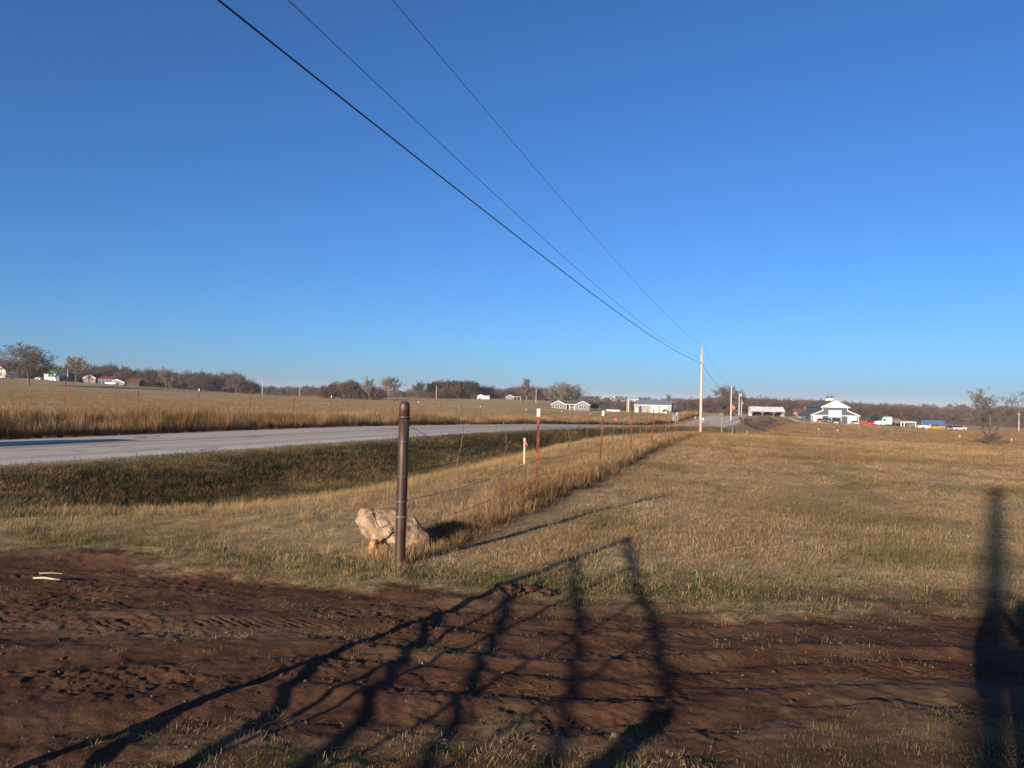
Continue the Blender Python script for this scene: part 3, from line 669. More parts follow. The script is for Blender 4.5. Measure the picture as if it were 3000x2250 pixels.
def segs_mesh(S, name, mat, parent=None, n=3, link=True, minr=0.0, leaves=0, seed=0, leafsize=0.2):
    A = np.array([s[0] for s in S]); B = np.array([s[1] for s in S]); ra = np.maximum(np.array([s[2] for s in S]), minr); rb = np.maximum(np.array([s[3] for s in S]), minr * 0.7)
    d = B - A; d /= np.maximum(np.linalg.norm(d, axis=1), 1e-6)[:, None]
    ref = np.where(np.abs(d[:, 2:3]) < 0.9, [[0, 0, 1.0]], [[1.0, 0, 0]]); e1 = np.cross(d, ref); e1 /= np.linalg.norm(e1, axis=1)[:, None]; e2 = np.cross(d, e1)
    V = []
    for P, rr in ((A, ra), (B, rb)):
        for k in range(n):
            w = 6.283 * k / n; V.append(P + (e1 * math.cos(w) + e2 * math.sin(w)) * rr[:, None])
    m = len(S); V = np.stack(V, 1).reshape(-1, 3); base = np.arange(m) * 2 * n
    F = [np.stack([base + k, base + (k + 1) % n, base + n + (k + 1) % n, base + n + k], 1) for k in range(n)]
    F = np.concatenate(F)
    if leaves:
        g = np.random.default_rng(seed + 5); T = [s for s in S if s[4] >= 3] or S
        i = g.integers(0, len(T), leaves); P = np.array([T[q][1] for q in i]) + g.normal(0, leafsize * 0.6, (leaves, 3))
        u = g.normal(0, 1, (leaves, 3)); u /= np.linalg.norm(u, axis=1)[:, None]; w = np.cross(u, g.normal(0, 1, (leaves, 3))); w /= np.linalg.norm(w, axis=1)[:, None]
        sz = leafsize * g.uniform(0.5, 1.2, leaves)[:, None]
        Q = np.stack([P - u * sz, P + w * sz * 0.6, P + u * sz, P - w * sz * 0.6], 1).reshape(-1, 3)
        F = np.vstack([F, np.arange(len(Q)).reshape(-1, 4) + len(V)]); V = np.vstack([V, Q])
    return npmesh(name, V, F, mat, False, parent=parent, link=link)
def tree(px, d, py, H, label, seed, mat='twig', name='bare_tree', rot=None, minr=0.018, cat='tree', sx=1.0, group=None, **k):
    p = on(px, d, py); tr = thing(name, label, cat, p, rot if rot is not None else seed * 1.3, group)
    S = grow(seed, H, **k); S = [(a * [sx, sx, 1], b * [sx, sx, 1], r1, r2, l) for a, b, r1, r2, l in S]
    segs_mesh([s for s in S if s[4] == 0], 'trunk', M['bark'], tr, 8)
    segs_mesh([s for s in S if s[4] > 0], 'crown', M[mat], tr, 3, minr=minr)
    return tr
OAK = dict(spread=1.0, fork=0.2, levels=6, kids=(11, 7, 5, 4, 3), wob=0.12, up=0.12, lens=(0.85, 0.6, 0.55, 0.5, 0.5), r0=0.034)
VASE = dict(spread=0.62, fork=0.22, levels=6, kids=(9, 6, 5, 4, 3), up=0.45, lens=(0.78, 0.6, 0.55, 0.5, 0.5))
SLIM = dict(spread=0.42, fork=0.2, levels=6, kids=(12, 6, 4, 3, 3), up=0.7, lens=(0.55, 0.5, 0.5, 0.5, 0.5))
tree(85, 250, 1130, 12.4, 'broad spreading bare oak on the hay field edge at far left', 3, 'twig', 'oak_tree', sx=1.3, minr=0.055, **OAK)
tree(222, 345, 1118, 11.0, 'tall thin bare tree right of the green-roofed white house', 5, 'twig_pale', sx=1.1, minr=0.055, **VASE)
tree(200, 352, 1116, 8.5, 'shorter bare tree behind the pole near the green-roofed house', 8, 'twig', minr=0.055, **VASE)
tree(485, 400, 1140, 9.6, 'bare grey tree standing before the left wood beside a dark bush', 9, 'twig_pale', minr=0.05, **VASE)
tree(1082, 400, 1174, 11.2, 'pale bare tree left of the tallest one behind the rusty pipe', 12, 'twig_pale', minr=0.055, **VASE)
tree(1140, 400, 1175, 12.0, 'tall forked bare tree just left of the rusty pipe top', 14, 'twig_pale', minr=0.055, sx=1.1, **VASE)
tree(1224, 400, 1175, 9.6, 'round bare tree just right of the rusty pipe top', 17, 'twig', minr=0.05, sx=1.1, **VASE)
tree(1544, 375, 1184, 12.0, 'slim upright bare tree left of the two-gabled grey house', 21, 'twig', minr=0.05, **SLIM)
tree(1526, 390, 1182, 7.5, 'small bare tree beside the slim upright one', 22, 'twig', minr=0.028, **SLIM)
tree(1640, 410, 1184, 11.8, 'wide bare tree behind the left gable of the grey house', 24, 'twig_pale', minr=0.055, sx=1.25, **OAK)
tree(1672, 415, 1184, 11.0, 'second wide bare tree behind the middle of the grey house', 26, 'twig_pale', minr=0.055, sx=1.15, **OAK)
tree(1956, 470, 1190, 8.5, 'small lone bare tree on the skyline behind the metal shop', 28, 'twig_pale', minr=0.055, **VASE)
tree(2142, 430, 1205, 13.8, 'broad bare tree rising above the wood behind the roadside poles', 31, 'twig', minr=0.055, sx=1.2, **OAK)
tree(2906, 105, 1303, 7.3, 'bare brushy tree alone in the lower field at far right', 35, 'twig', minr=0.013, sx=1.45, spread=0.72, fork=0.06, levels=6, kids=(9, 6, 5, 4, 3), up=0.55, lens=(0.85, 0.55, 0.55, 0.5, 0.5))

def bush(seed, H, mat, leaves=0, lf=0.2, n=14):
    S = []
    g = np.random.default_rng(seed)
    for i in range(n):
        T = grow(seed * 50 + i, H * g.uniform(0.6, 1), spread=0.5, r0=0.012, fork=0.2, levels=4, kids=(5, 4, 3), up=0.4)
        off = np.array([g.normal(0, H * 0.22), g.normal(0, H * 0.22), 0]); tl = np.array([g.normal(0, 0.25), g.normal(0, 0.25)])
        for a, b, r1, r2, l in T:
            f = lambda q: q + off + np.array([tl[0] * q[2], tl[1] * q[2], 0]); S.append((f(a), f(b), r1, r2, max(l, 1)))
    return S
bt = thing('brush_clump', 'low tangled brush round the foot of the lone tree at far right', 'brush', on(2906, 104.4, 1303))
segs_mesh(bush(4, 1.8, 'twig', n=26), 'stems', M['g_weed'] if False else M['twig'], bt, 3, minr=0.012)
bt = thing('dark_bush', 'dark round bush below the left wood', 'bush', on(461, 385, 1136))
segs_mesh(bush(6, 3.0, 'twig', n=10), 'stems', M['bark'], bt, 3, minr=0.03)
segs_mesh(bush(6, 3.2, 'twig', n=10), 'foliage', M['evergreen'], bt, 3, minr=0.01, leaves=1500, leafsize=0.28)
bt = thing('cedar_bush', 'dark cedar bush at the woods edge above the pale blue truck', 'bush', on(2572, 340, 1232))
segs_mesh(bush(7, 3.6, 'twig', n=8), 'stems', M['bark'], bt, 3, minr=0.03)
segs_mesh(bush(7, 3.8, 'twig', n=8), 'foliage', M['evergreen'], bt, 3, minr=0.01, leaves=1500, leafsize=0.3)
bt = thing('brown_bush', 'round tawny bush beside the gravel drive behind the fence corner', 'bush', on(2182, 125, 1250))
segs_mesh(bush(9, 1.6, 'twig', n=14), 'stems', M['dead_leaf'], bt, 3, minr=0.006, leaves=1500, leafsize=0.05)
bt = thing('dark_cedar', 'dark cedar right of the two-gabled house', 'bush', on(1744, 372, 1196))
segs_mesh(bush(10, 3.0, 'twig', n=8), 'stems', M['bark'], bt, 3, minr=0.03)
segs_mesh(bush(10, 3.4, 'twig', n=8), 'foliage', M['evergreen'], bt, 3, minr=0.01, leaves=1500, leafsize=0.28)

# woods: masses of bare trees
PW = [segs_mesh(grow(200 + i, 1.0, **(dict(VASE, levels=5) if i % 2 else dict(OAK, levels=5))), 'wood_tree', M['twig_wood'], None, 3, False, minr=0.0042, seed=i) for i in range(5)]
PB = [segs_mesh(grow(230 + i, 1.0, **dict(OAK, levels=5)), 'leafy_tree', M['dead_leaf'], None, 3, False, minr=0.0030, leaves=900, leafsize=0.042, seed=i) for i in range(2)]
PE = [segs_mesh(grow(240 + i, 1.0, **dict(VASE, levels=4, spread=0.5)), 'cedar_tree', M['evergreen'], None, 3, False, minr=0.003, leaves=1200, leafsize=0.05, seed=i) for i in range(2)]
PS = [segs_mesh(bush(250 + i, 1.0, 'twig', n=9), 'scrub', M['twig_wood'], None, 3, False, minr=0.006) for i in range(3)]
def wood(name, prof, d0, d1, n, H, protos, label, scrub=0.5, py=1200, jit=0.34):
    """prof: (px, height factor) along the picture"""
    px = rng.uniform(prof[0][0], prof[-1][0], n); d = d0 + (d1 - d0) * rng.uniform(0, 1, n)
    hf = np.interp(px, [q[0] for q in prof], [q[1] for q in prof])
    X = np.array([at(a, py, b)[:2] for a, b in zip(px, d)])
    h = H * hf * rng.uniform(1 - jit, 1 + jit * 0.6, n)
    k = rng.uniform(0, 1, n) < scrub; h = np.where(k, h * rng.uniform(0.30, 0.62, n), h)
    P = np.stack([X[:, 0], X[:, 1], zg(X[:, 0], X[:, 1]) - 0.2], 1)
    wv = h * rng.uniform(0.9, 1.35, n)
    scatter(name, protos, P, np.stack([wv, wv, h], 1), label, 'woods', 0.04)
wood('left_wood', [(215, 0.9), (330, 1.0), (480, 1.0), (600, 0.95), (690, 1.0), (740, 0.6)], 425, 500, 560, 9.8, PW + PS, 'bare brown wood along the left skyline behind the red-roofed barns')
wood('mid_wood', [(740, 0.8), (900, 1.0), (1000, 0.9), (1130, 0.85), (1260, 0.9), (1600, 0.9), (1760, 0.55), (1990, 0.5)], 560, 700, 460, 7.6, PW + PS, 'thin bare wood along the middle skyline')
wood('oak_thicket', [(950, 0.9), (1030, 1.1), (1110, 0.8)], 420, 450, 60, 7.8, PB + PW[:2], 'thicket of brown-leaved oaks left of the bare pale trees')
wood('oak_grove', [(1255, 0.9), (1300, 1.1), (1390, 1.05)], 520, 560, 110, 9.6, PB + PE, 'grove of dark brown-leaved oaks left of the small white garage')
wood('garage_wood', [(1395, 0.9), (1480, 1.0), (1560, 0.95), (1640, 0.8)], 540, 600, 130, 9.0, PB[:1] + PW, 'bare trees behind the two small white buildings')
wood('right_wood', [(1985, 0.75), (2080, 0.95), (2150, 1.0), (2300, 1.0), (2450, 1.0), (2600, 1.0), (2800, 1.0), (3080, 1.0)], 400, 500, 1200, 7.6, PW + PS, 'long bare brown wood across the right skyline behind the barn', scrub=0.5)
wood('scrub_belt', [(1740, 0.9), (1850, 0.8), (1990, 1.0), (2200, 0.7), (2600, 0.7), (3080, 1.0)], 385, 410, 420, 2.8, PS, 'low brown scrub along the foot of the right wood', scrub=0.0)
wood('house_scrub', [(1650, 0.6), (1740, 1.0), (1860, 1.0)], 400, 520, 160, 3.2, PS, 'brown scrub behind the two-gabled house', scrub=0.0)
wood('far_wood', [(-200, 1.1), (300, 1.0), (800, 1.0), (1500, 0.8), (1800, 0.6), (2100, 0.6), (2600, 0.8), (3200, 1.0)], 1150, 1500, 900, 11, PW + PS, 'far low line of bare woods on the horizon', scrub=0.3)
wood('homestead_trees', [(-60, 1.1), (40, 0.9), (120, 0.75), (230, 0.8)], 372, 410, 110, 8.6, PW + PB[:1], 'dark bare trees round the white houses at far left')

# ------------------------------------------------------------------ near things: pipe post, boulder, fences
PIPE = at(1171, 1653, 7.42); PIPE[2] = gz(PIPE[0], PIPE[1])
pp_ = thing('pipe_post', 'thick rusty steel pipe post with domed cap at the end of the near fence', 'post', tuple(PIPE))
pp_.rotation_euler = (0, R(0.45), 0)
PH = 1.535; PR = 0.050
obj('pipe', MB().lathe([(PR, -0.15), (PR, 0.02), (PR * 0.99, 0.5), (PR, 1.0), (PR, PH - 0.075)], 28), M['pipe'], pp_, smooth=True)
t = NT('red_primer_cap'); p = t.pos(); f = t.noise(7, 5, 0.65, p); t.bump(t.noise(50, 3, 0.6, p), 0.12, 0.004)
M['cap'] = t.fin(t.mix(t.rng(f, 0.38, 0.64), (0.042, 0.018, 0.0125), (0.074, 0.030, 0.019)), 0.5, 0.45, 0.1)
prof = [(PR + 0.0012, PH - 0.165), (PR + 0.0012, PH - 0.05)] + [(PR * math.cos(a) ** 0.6 if a < 1.55 else 0.001, PH - 0.05 + 0.05 * math.sin(a)) for a in np.linspace(0.15, 1.57, 8)]
obj('cap', MB().lathe(prof, 28), M['cap'], pp_, smooth=True)['label'] = 'reddish painted domed cap'
def ring(z, r, tilt, seed, turns=1.0, wr=0.0028):
    g = random.Random(seed); pts = []
    for i in range(int(28 * turns) + 1):
        a = 6.283 * i / 28; pts.append(((r) * math.cos(a), r * math.sin(a), z + tilt * math.cos(a + seed) + 0.004 * math.sin(2 * a + seed) + 0.006 * i / 28))
    return MB().tube(pts, wr, 5)
for i, (z, tl, tn) in enumerate([(1.375, 0.010, 2.3), (1.155, 0.004, 1.1), (0.825, 0.004, 1.1), (0.600, 0.014, 2.0), (0.445, 0.003, 3.2)]):
    obj('wire_wrap', ring(z, PR + (0.011 if i == 3 else 0.004), tl, i + 1, tn, 0.0026 if i == 4 else 0.0018), M['new_wire'], pp_, smooth=True)

# boulder: outline taken in the vertical plane facing the camera, with rounded depth
def boulder():
    S = 8.15 / FPX
    crop = [(70, 425), (95, 380), (118, 280), (150, 255), (230, 262), (335, 262), (352, 300), (378, 250), (420, 240), (470, 262), (520, 275), (600, 272), (700, 280), (780, 300), (860, 320), (950, 350), (1050, 400), (1130, 490),
            (1210, 590), (1290, 640), (1310, 760), (1290, 900), (1180, 960), (950, 950), (700, 900), (560, 840), (430, 800), (330, 760), (240, 710), (165, 630), (130, 520), (80, 460)]
    pts = [(1020 + a / 5.53, 1440 + b / 5.53) for a, b in crop]
    cx, by = 1130.0, 1612.0
    P = [((x - cx) * S, (by - y) * S) for x, y in pts]
    N = 96; L = [0]
    for i in range(len(P)):
        a, b = P[i], P[(i + 1) % len(P)]; L.append(L[-1] + math.hypot(b[0] - a[0], b[1] - a[1]))
    Q = []
    for i in range(N):
        s = L[-1] * i / N; k = max(j for j in range(len(P)) if L[j] <= s); f = (s - L[k]) / (L[k + 1] - L[k]); a, b = P[k], P[(k + 1) % len(P)]
        Q.append((a[0] + (b[0] - a[0]) * f, a[1] + (b[1] - a[1]) * f))
    Q = np.array(Q); c = np.array([0.03, 0.20]); V = []; F = []
    prof = [(-1.0, 0.0)] + [(-(1 - u ** 2.6), u) for u in np.linspace(0.06, 0.98, 20)] + [(-0.02, 1.0), (0.3, 0.97), (0.65, 0.85), (0.9, 0.6), (1.0, 0.25), (1.02, 0.0)]
    g = np.random.default_rng(12); C = np.stack([g.uniform(-0.42, 0.5, 26), g.uniform(-0.02, 0.48, 26)], 1); CO = g.uniform(-0.03, 0.03, 26); CG = g.normal(0, 0.2, (26, 2))
    for k, (dy, sc) in enumerate(prof):
        for q in Q:
            w = c + (q - c) * max(sc, 0.002)
            n = float(fbm(np.array([w[0] * 5 + 3]), np.array([w[1] * 5 + dy * 1.4]), 4, 7)[0]) - 0.5
            n2 = float(fbm(np.array([w[0] * 17]), np.array([w[1] * 17 + dy * 5]), 3, 8)[0]) - 0.5
            j = np.argmin(((C - w - n2 * 0.04) ** 2).sum(1)); fa = CO[j] + CG[j] @ (w - C[j])
            tiltd = 0.10 * (w[1] - 0.2)        # leans away at the top
            fr_ = min(1, max(0, (0.5 - dy) / 0.4))
            V.append((w[0] + n2 * 0.012, 0.24 * dy + tiltd + (n * 0.10 + n2 * 0.045 + fa * (1 if sc < 0.97 else 0.3)) * fr_, w[1] + n * 0.03 * (sc > 0.2)))
    m = len(prof)
    for k in range(m - 1):
        for i in range(N): F.append((k * N + i, k * N + (i + 1) % N, (k + 1) * N + (i + 1) % N, (k + 1) * N + i))
    return V, F, cx
V, F, cx = boulder(); q = at(cx, 1612, 8.15)
bo = npmesh('boulder', V, F, M['rock'], True); bo.location = (q[0], q[1] + 0.12, gz(q[0], q[1]) - 0.06)
tag(bo, 'large pale limestone boulder behind the rusty pipe post', 'boulder')
def stone(name, label, px, py, d, w, h, mat, seed, cat='stone', sub=3, depth=None):
    bm = bmesh.new(); bmesh.ops.create_icosphere(bm, subdivisions=sub, radius=0.5); g = np.random.default_rng(seed); o3 = g.uniform(0, 50, 3)
    for v in bm.verts:
        c = v.co.normalized()
        n = float(fbm(np.array([c.x * 1.7 + o3[0]]), np.array([c.y * 1.7 + c.z * 2.3 + o3[1]]), 4, seed)[0]) - 0.5
        v.co = c * (0.5 + (0.42 if sub > 2 else 0.85) * n); v.co.x *= w; v.co.y *= depth or w; v.co.z *= h
    me = bpy.data.meshes.new(name); bm.to_mesh(me); bm.free(); me.materials.append(mat)
    me.polygons.foreach_set('use_smooth', [True] * len(me.polygons))
    o = bpy.data.objects.new(name, me); COL.objects.link(o); o.location = on(px, d, py, h * 0.22); o.rotation_euler = (0, 0, seed)
    if sub < 3: me.polygons.foreach_set('use_smooth', [False] * len(me.polygons))
    return tag(o, label, cat)
stone('stone', 'small orange stone propped under the left of the boulder', 1094, 1605, 7.98, 0.10, 0.17, M['rock_red'], 3, sub=2)
for i, (px, py, w, h, lb) in enumerate([(1480, 1728, 0.16, 0.07, 'leftmost dark clod'), (1512, 1738, 0.12, 0.06, 'second dark clod from the left'), (1545, 1730, 0.14, 0.07, 'third dark clod from the left'), (1600, 1740, 0.15, 0.06, 'rightmost dark clod')]):
    st1 = stone('clod', lb + ' at the turf edge under the gate shadow', px, py, EYE * FPX / (py - 1165), w, h, M['clod'], 20 + i, 'clod', 2); st1['group'] = 'clods at the turf edge'
stone('stone', 'round tan stone on the dirt left of the gate shadow end', 1805, 2138, 3.78, 0.045, 0.03, M['stone'], 31)
stk = obj('stick', MB().tube([(-0.12, 0, 0.008), (-0.03, 0.004, 0.014), (0.05, -0.01, 0.012), (0.13, -0.012, 0.008)], [0.007, 0.009, 0.007, 0.004], 6), M['stake'], None, on(137, 6.55, 1690, 0.01), (0, 0, -0.12), True)
tag(stk, 'pale broken stick lying on the dirt at left', 'stick')
stk = obj('straw_stalk', MB().tube([(-0.1, 0, 0.006), (0.0, 0.004, 0.010), (0.1, -0.004, 0.006)], 0.004, 5), M['straw'], None, on(150, 6.75, 1679, 0.008), (0, 0, 0.03), True)
tag(stk, 'thin straw stalk just behind the pale broken stick', 'straw')

# near wire fence
def tpost_mesh(h, r=0.021):
    b = MB()
    b.prismz([(-r, -0.006), (r, -0.006), (r, 0.0), (0.0045, 0.0), (0.0045, 0.032), (-0.0045, 0.032), (-0.0045, 0.0), (-r, 0.0)], -0.25, h)
    for k in range(int(h / 0.06)): b.box(-0.007, -0.0115, 0.08 + k * 0.06, 0.007, -0.0062, 0.10 + k * 0.06)
    return b
FENCE = thing('wire_fence', 'near wire fence of red steel posts running from the rusty pipe to the utility pole', 'fence', (0, 0, 0))
near_posts = [(1559, 12.5, 1.38, 1, 0.2), (1762, 18.1, 1.36, 1, 2.6), (1849, 23.2, 1.36, 0, 0.8), (1917, 28.8, 1.38, 0, 1.6), (1953, 33.9, 1.36, 1, 0.8), (1984, 39.5, 1.32, 1, 1.2),
              (2010, 45.0, 1.3, 0, 2.0), (2030, 50.5, 1.35, 0, 1.5), (2047, 56.0, 1.3, 1, 0.4), (2061, 62.0, 1.3, 0, 0.5), (2074, 68.0, 1.3, 1, 0.6), (2086, 74.0, 1.3, 0, 0.4), (2096, 79.5, 1.3, 0, 0.4)]
NP = [(PIPE[0], PIPE[1], PIPE[2], 1.4)]
for i, (px, d, h, tip, lean) in enumerate(near_posts):
    x = FA + FB * d; y = d; z = gz(x, y); NP.append((x, y, z, h))
    far_ = d > 42
    po = obj('t_post', tpost_mesh(h), M['t_post'] if not far_ else M['t_post'], FENCE, (x, y, z), (0, R(lean), math.atan(-FB) * 0 + 0.15))
    if tip:
        tp = obj('tip', MB().box(-0.0225, -0.0135, h - 0.12, 0.0225, 0.0335, h + 0.004), M['white'], po); tp['label'] = 'white painted post tip'
WZ = [1.30, 1.08, 0.84, 0.58, 0.32]
g = random.Random(5)
for k, hz in enumerate(WZ):
    pts = []
    for i in range(len(NP) - 1):
        a, b = NP[i], NP[i + 1]; n = 6
        sag = [0.10, 0.05, 0.06, 0.05, 0.06][k] * g.uniform(0.4, 1.4) * (4.0 if i == 0 and k < 2 else 1)
        for j in range(n):
            f = j / n; zz = a[2] + (b[2] - a[2]) * f + hz * ((a[3] + (b[3] - a[3]) * f) / 1.36) - sag * 4 * f * (1 - f)
            pts.append((a[0] + (b[0] - a[0]) * f, a[1] + (b[1] - a[1]) * f - 0.008, zz))
    pts.append((NP[-1][0], NP[-1][1], NP[-1][2] + hz))
    obj('wire', MB().tube(pts, 0.0028, 4, False), M['wire'], FENCE)
# twisted wire stays hanging between the posts
for i, (px, d) in enumerate([(1345, 9.05), (1473, 10.7), (1646, 14.8), (1726, 16.6), (1800, 20.0), (1826, 21.6), (1872, 25.3), (1893, 27.1), (1935, 31.2), (1968, 36.6), (0, 35.3), (0, 38.1), (0, 32.5), (0, 41.3), (0, 43.2), (0, 46.8), (0, 48.7), (0, 52.3), (0, 54.2), (0, 58), (0, 60), (0, 64), (0, 66)]):
    x = FA + FB * d; zb = gz(x, d); g = random.Random(i * 3 + 1); top = 1.28 if i < 2 else 1.3
    if i == 0: top = 1.24
    pts = [(x + 0.03 * math.sin(j * 0.9 + i * 2) * (1.3 if i < 3 else 0.5) + 0.01 * g.uniform(-1, 1), d - 0.012 + 0.012 * math.cos(j * 1.1), zb + 0.12 + (top - 0.12) * j / 9) for j in range(10)]
    obj('wire_stay', MB().tube(pts, 0.0052 if d < 20 else 0.0078, 5), M['wire'], FENCE, smooth=True)
# survey stake with pink ribbon
q = on(1535, 18.6, 1364)
sk = thing('survey_stake', 'thin pale wooden survey stake with pink ribbon left of the first red post', 'stake', q)
obj('lath', MB().box(-0.021, -0.007, -0.15, 0.021, 0.007, 0.62), M['stake'], sk)
obj('tip', MB().box(-0.0215, -0.0075, 0.575, 0.0215, 0.0075, 0.635), M['white'], sk)['label'] = 'white end of the stake'
rb = MB(); 
for a, b in (((0.0, 0.58), (0.03, 0.56)), ((0.03, 0.56), (0.055, 0.50)), ((0.055, 0.50), (0.07, 0.475))):
    rb.slab((a[0], -0.009, a[1] + 0.008), (b[0], -0.012, b[1] + 0.012), (b[0], -0.012, b[1] - 0.03), (a[0], -0.009, a[1] - 0.03), 0.002)
rb.box(-0.026, -0.010, 0.53, 0.026, 0.010, 0.565)
obj('ribbon', rb, M['pink'], sk)
d = 19.0; x = FA + FB * d; z = gz(x, d)
fr = MB().slab((0, 0, 0), (0.08, 0, 0.012), (0.085, 0.01, -0.015), (0.01, 0, -0.018), 0.003).slab((0.055, 0.01, -0.014), (0.082, 0.01, -0.02), (0.075, 0.015, -0.065), (0.05, 0.01, -0.05), 0.003)
tag(obj('flagging_ribbon', fr, M['pink'], None, (x + 0.16, d + 0.1, z + 1.17)), 'small pink ribbon tied on the top wire right of the second red post', 'ribbon')

# wooden corner posts and the cross fence of the field
CF = thing('field_fence', 'sparse fence of wooden and thin steel posts across the far end of the near field', 'fence', (0, 0, 0))
cps = [(2114, 84, 1.95, 0.085, 1.2), (2149, 88, 1.05, 0.16, 2.5), (2187, 86, 0.75, 0.06, 4), (2262, 84, 0.5, 0.03, 0), (2376, 79, 0.95, 0.022, 0), (2505, 73, 0.75, 0.022, 0), (2640, 68, 0.7, 0.022, 1)]
cw = []
for i, (px, d, h, r_, ln) in enumerate(cps):
    q = on(px, d, 1275); cw.append(q)
    obj('wooden_post' if r_ > 0.05 else 'steel_post', MB().lathe([(r_, -0.3), (r_ * 0.96, h * 0.5), (r_ * 0.9, h - 0.02), (r_ * 0.6, h)], 10), M['post_wood'] if r_ > 0.05 else M['t_post'], CF, q, (0, R(ln), 0), True)
for hz in (0.35, 0.65):
    obj('wire', MB().tube([(q[0], q[1], q[2] + hz) for q in cw], 0.002, 3, False), M['wire'], CF)

# far roadside fence along the hay field
LF = thing('roadside_fence', 'red steel post fence along the hay field across the road', 'fence', (0, 0, 0))
lp = []
for i in range(-3, 26):
    s = 17.2 + 3.47 * i + 9.1; tt = -8.35
    x, y = RO + RD * s + RN * tt; z = gz(x, y); h = 1.42 + 0.05 * math.sin(i * 2.1); lp.append((x, y, z))
    po = obj('t_post', tpost_mesh(h, 0.024), M['t_post'], LF, (x, y, z), (0, R(0.6 * math.sin(i * 1.7)), 0.4))
    if i % 3 == 0: obj('tip', MB().box(-0.026, -0.0135, h - 0.12, 0.026, 0.0335, h + 0.004), M['white'], po)['label'] = 'white painted post tip'
    if i == 0: obj('brace', MB().tube([(x - 0.02, y, z + 0.5), (x - 0.85, y + 0.05, z + 1.15)], 0.028, 6), M['t_post'], LF)
for hz in (1.30, 1.05, 0.8, 0.55, 0.3):
    obj('wire', MB().tube([(q[0], q[1] - 0.01, q[2] + hz) for q in lp], 0.0028, 3, False), M['wire'], LF)

# ------------------------------------------------------------------ utility poles and overhead wires
def pole(px, d, py, h, label, r=0.13, cross=None, tf=None, name='utility_pole', p=None, lamp=False, cap=True, group='utility poles'):
    q = p or on(px, d, py); t_ = thing(name, label, 'utility pole', q, 0, group)
    obj('shaft', MB().lathe([(r * 1.05, -0.4), (r, 0.3), (r * 0.85, h * 0.6), (r * 0.72, h - 0.05), (r * 0.6, h)], 12), M['pole_wood'], t_, smooth=True)
    if cap: obj('insulator', MB().lathe([(0.012, h - 0.05), (0.012, h + 0.10), (0.05, h + 0.11), (0.06, h + 0.15), (0.035, h + 0.18), (0.045, h + 0.22), (0.02, h + 0.25)], 8), M['grey_metal'], t_, smooth=True)
    if cross: obj('crossarm', MB().box(-cross, -0.06, h - 0.75, cross, 0.06, h - 0.62), M['pole_wood'], t_)
    if tf:
        o = obj('transformer', MB().lathe([(0.02, 0), (0.2, 0.02), (0.21, 0.7), (0.15, 0.78), (0.03, 0.8)], 12, (r + 0.24, -0.05, h - tf)), M['grey_metal'], t_, smooth=True)
        obj('bushing', MB().lathe([(0.03, 0), (0.03, 0.18)], 6, (r + 0.24, -0.05, h - tf + 0.78)), M['grey_metal'], o)
    return q, t_
P1d = 70.0; P1 = on(2052, P1d, 1268)
p1top = 6.58 - P1[2]
q1, pt1 = pole(0, 0, 0, p1top - 0.15, 'tall pale wooden utility pole at the far end of the near fence', 0.135, p=P1)
pt1.rotation_euler = (0, R(0.3), 0)
obj('bracket', MB().box(-0.06, -0.20, p1top - 0.62, 0.06, -0.10, p1top - 0.15).box(-0.05, -0.30, p1top - 0.30, 0.05, -0.20, p1top - 0.22), M['grey_metal'], pt1)
obj('clamp', MB().box(-0.20, -0.14, 5.02 - P1[2], 0.10, 0.0, 5.16 - P1[2]), M['grey_metal'], pt1)
obj('clamp', MB().lathe([(0.04, 0), (0.05, 0.06), (0.04, 0.12)], 8, (-0.16, -0.05, 5.44 - P1[2])), M['grey_metal'], pt1)
D0 = 20.0; P0 = gp(-0.524 * D0, -0.852 * D0)
pole(0, 0, 0, 8.55 - P0[2], 'wooden utility pole behind the photographer casting the long shadow at right', 0.15, p=P0)
P2 = on(2141, 135, 1256)
pole(2141, 135, 1256, 6.15, 'second wooden utility pole beyond the fence corner near the gravel drive', 0.14, p=P2)
def strand(a, b, sag, r, mat, label, n=48, grp='overhead wires'):
    a, b = Vector(a), Vector(b); pts = []
    for i in range(n + 1):
        f = i / n; q = a.lerp(b, f); pts.append((q.x, q.y, q.z - 4 * sag * f * (1 - f)))
    return tag(obj('overhead_wire', MB().tube(pts, r, 5, False), mat, None, smooth=True), label, 'overhead wire', grp)
P1T = Vector((P1[0], P1[1], 0))
strand((P0[0], P0[1], 6.45), (P1[0] - 0.12, P1[1] - 0.05, 5.09), 0.95, 0.0112, M['cable'], 'lowest and thickest black overhead cable running to the tall pole')
strand((P0[0], P0[1], 7.72), (P1[0] - 0.12, P1[1] - 0.05, 5.50), 1.46, 0.0052, M['conductor'], 'thin middle overhead wire running to the tall pole')
strand((P0[0], P0[1], 8.62), (P1[0], P1[1], 6.60), 1.06, 0.0052, M['conductor'], 'thin topmost overhead wire running to the insulator of the tall pole')
strand((P1[0], P1[1], 5.09), (P2[0], P2[1], P2[2] + 5.0), 0.9, 0.016, M['cable'], 'black cable sagging from the tall pole to the second pole')
strand((P1[0], P1[1], 6.60), (P2[0], P2[1], P2[2] + 6.2), 0.7, 0.007, M['conductor'], 'thin top wire from the tall pole to the second pole')
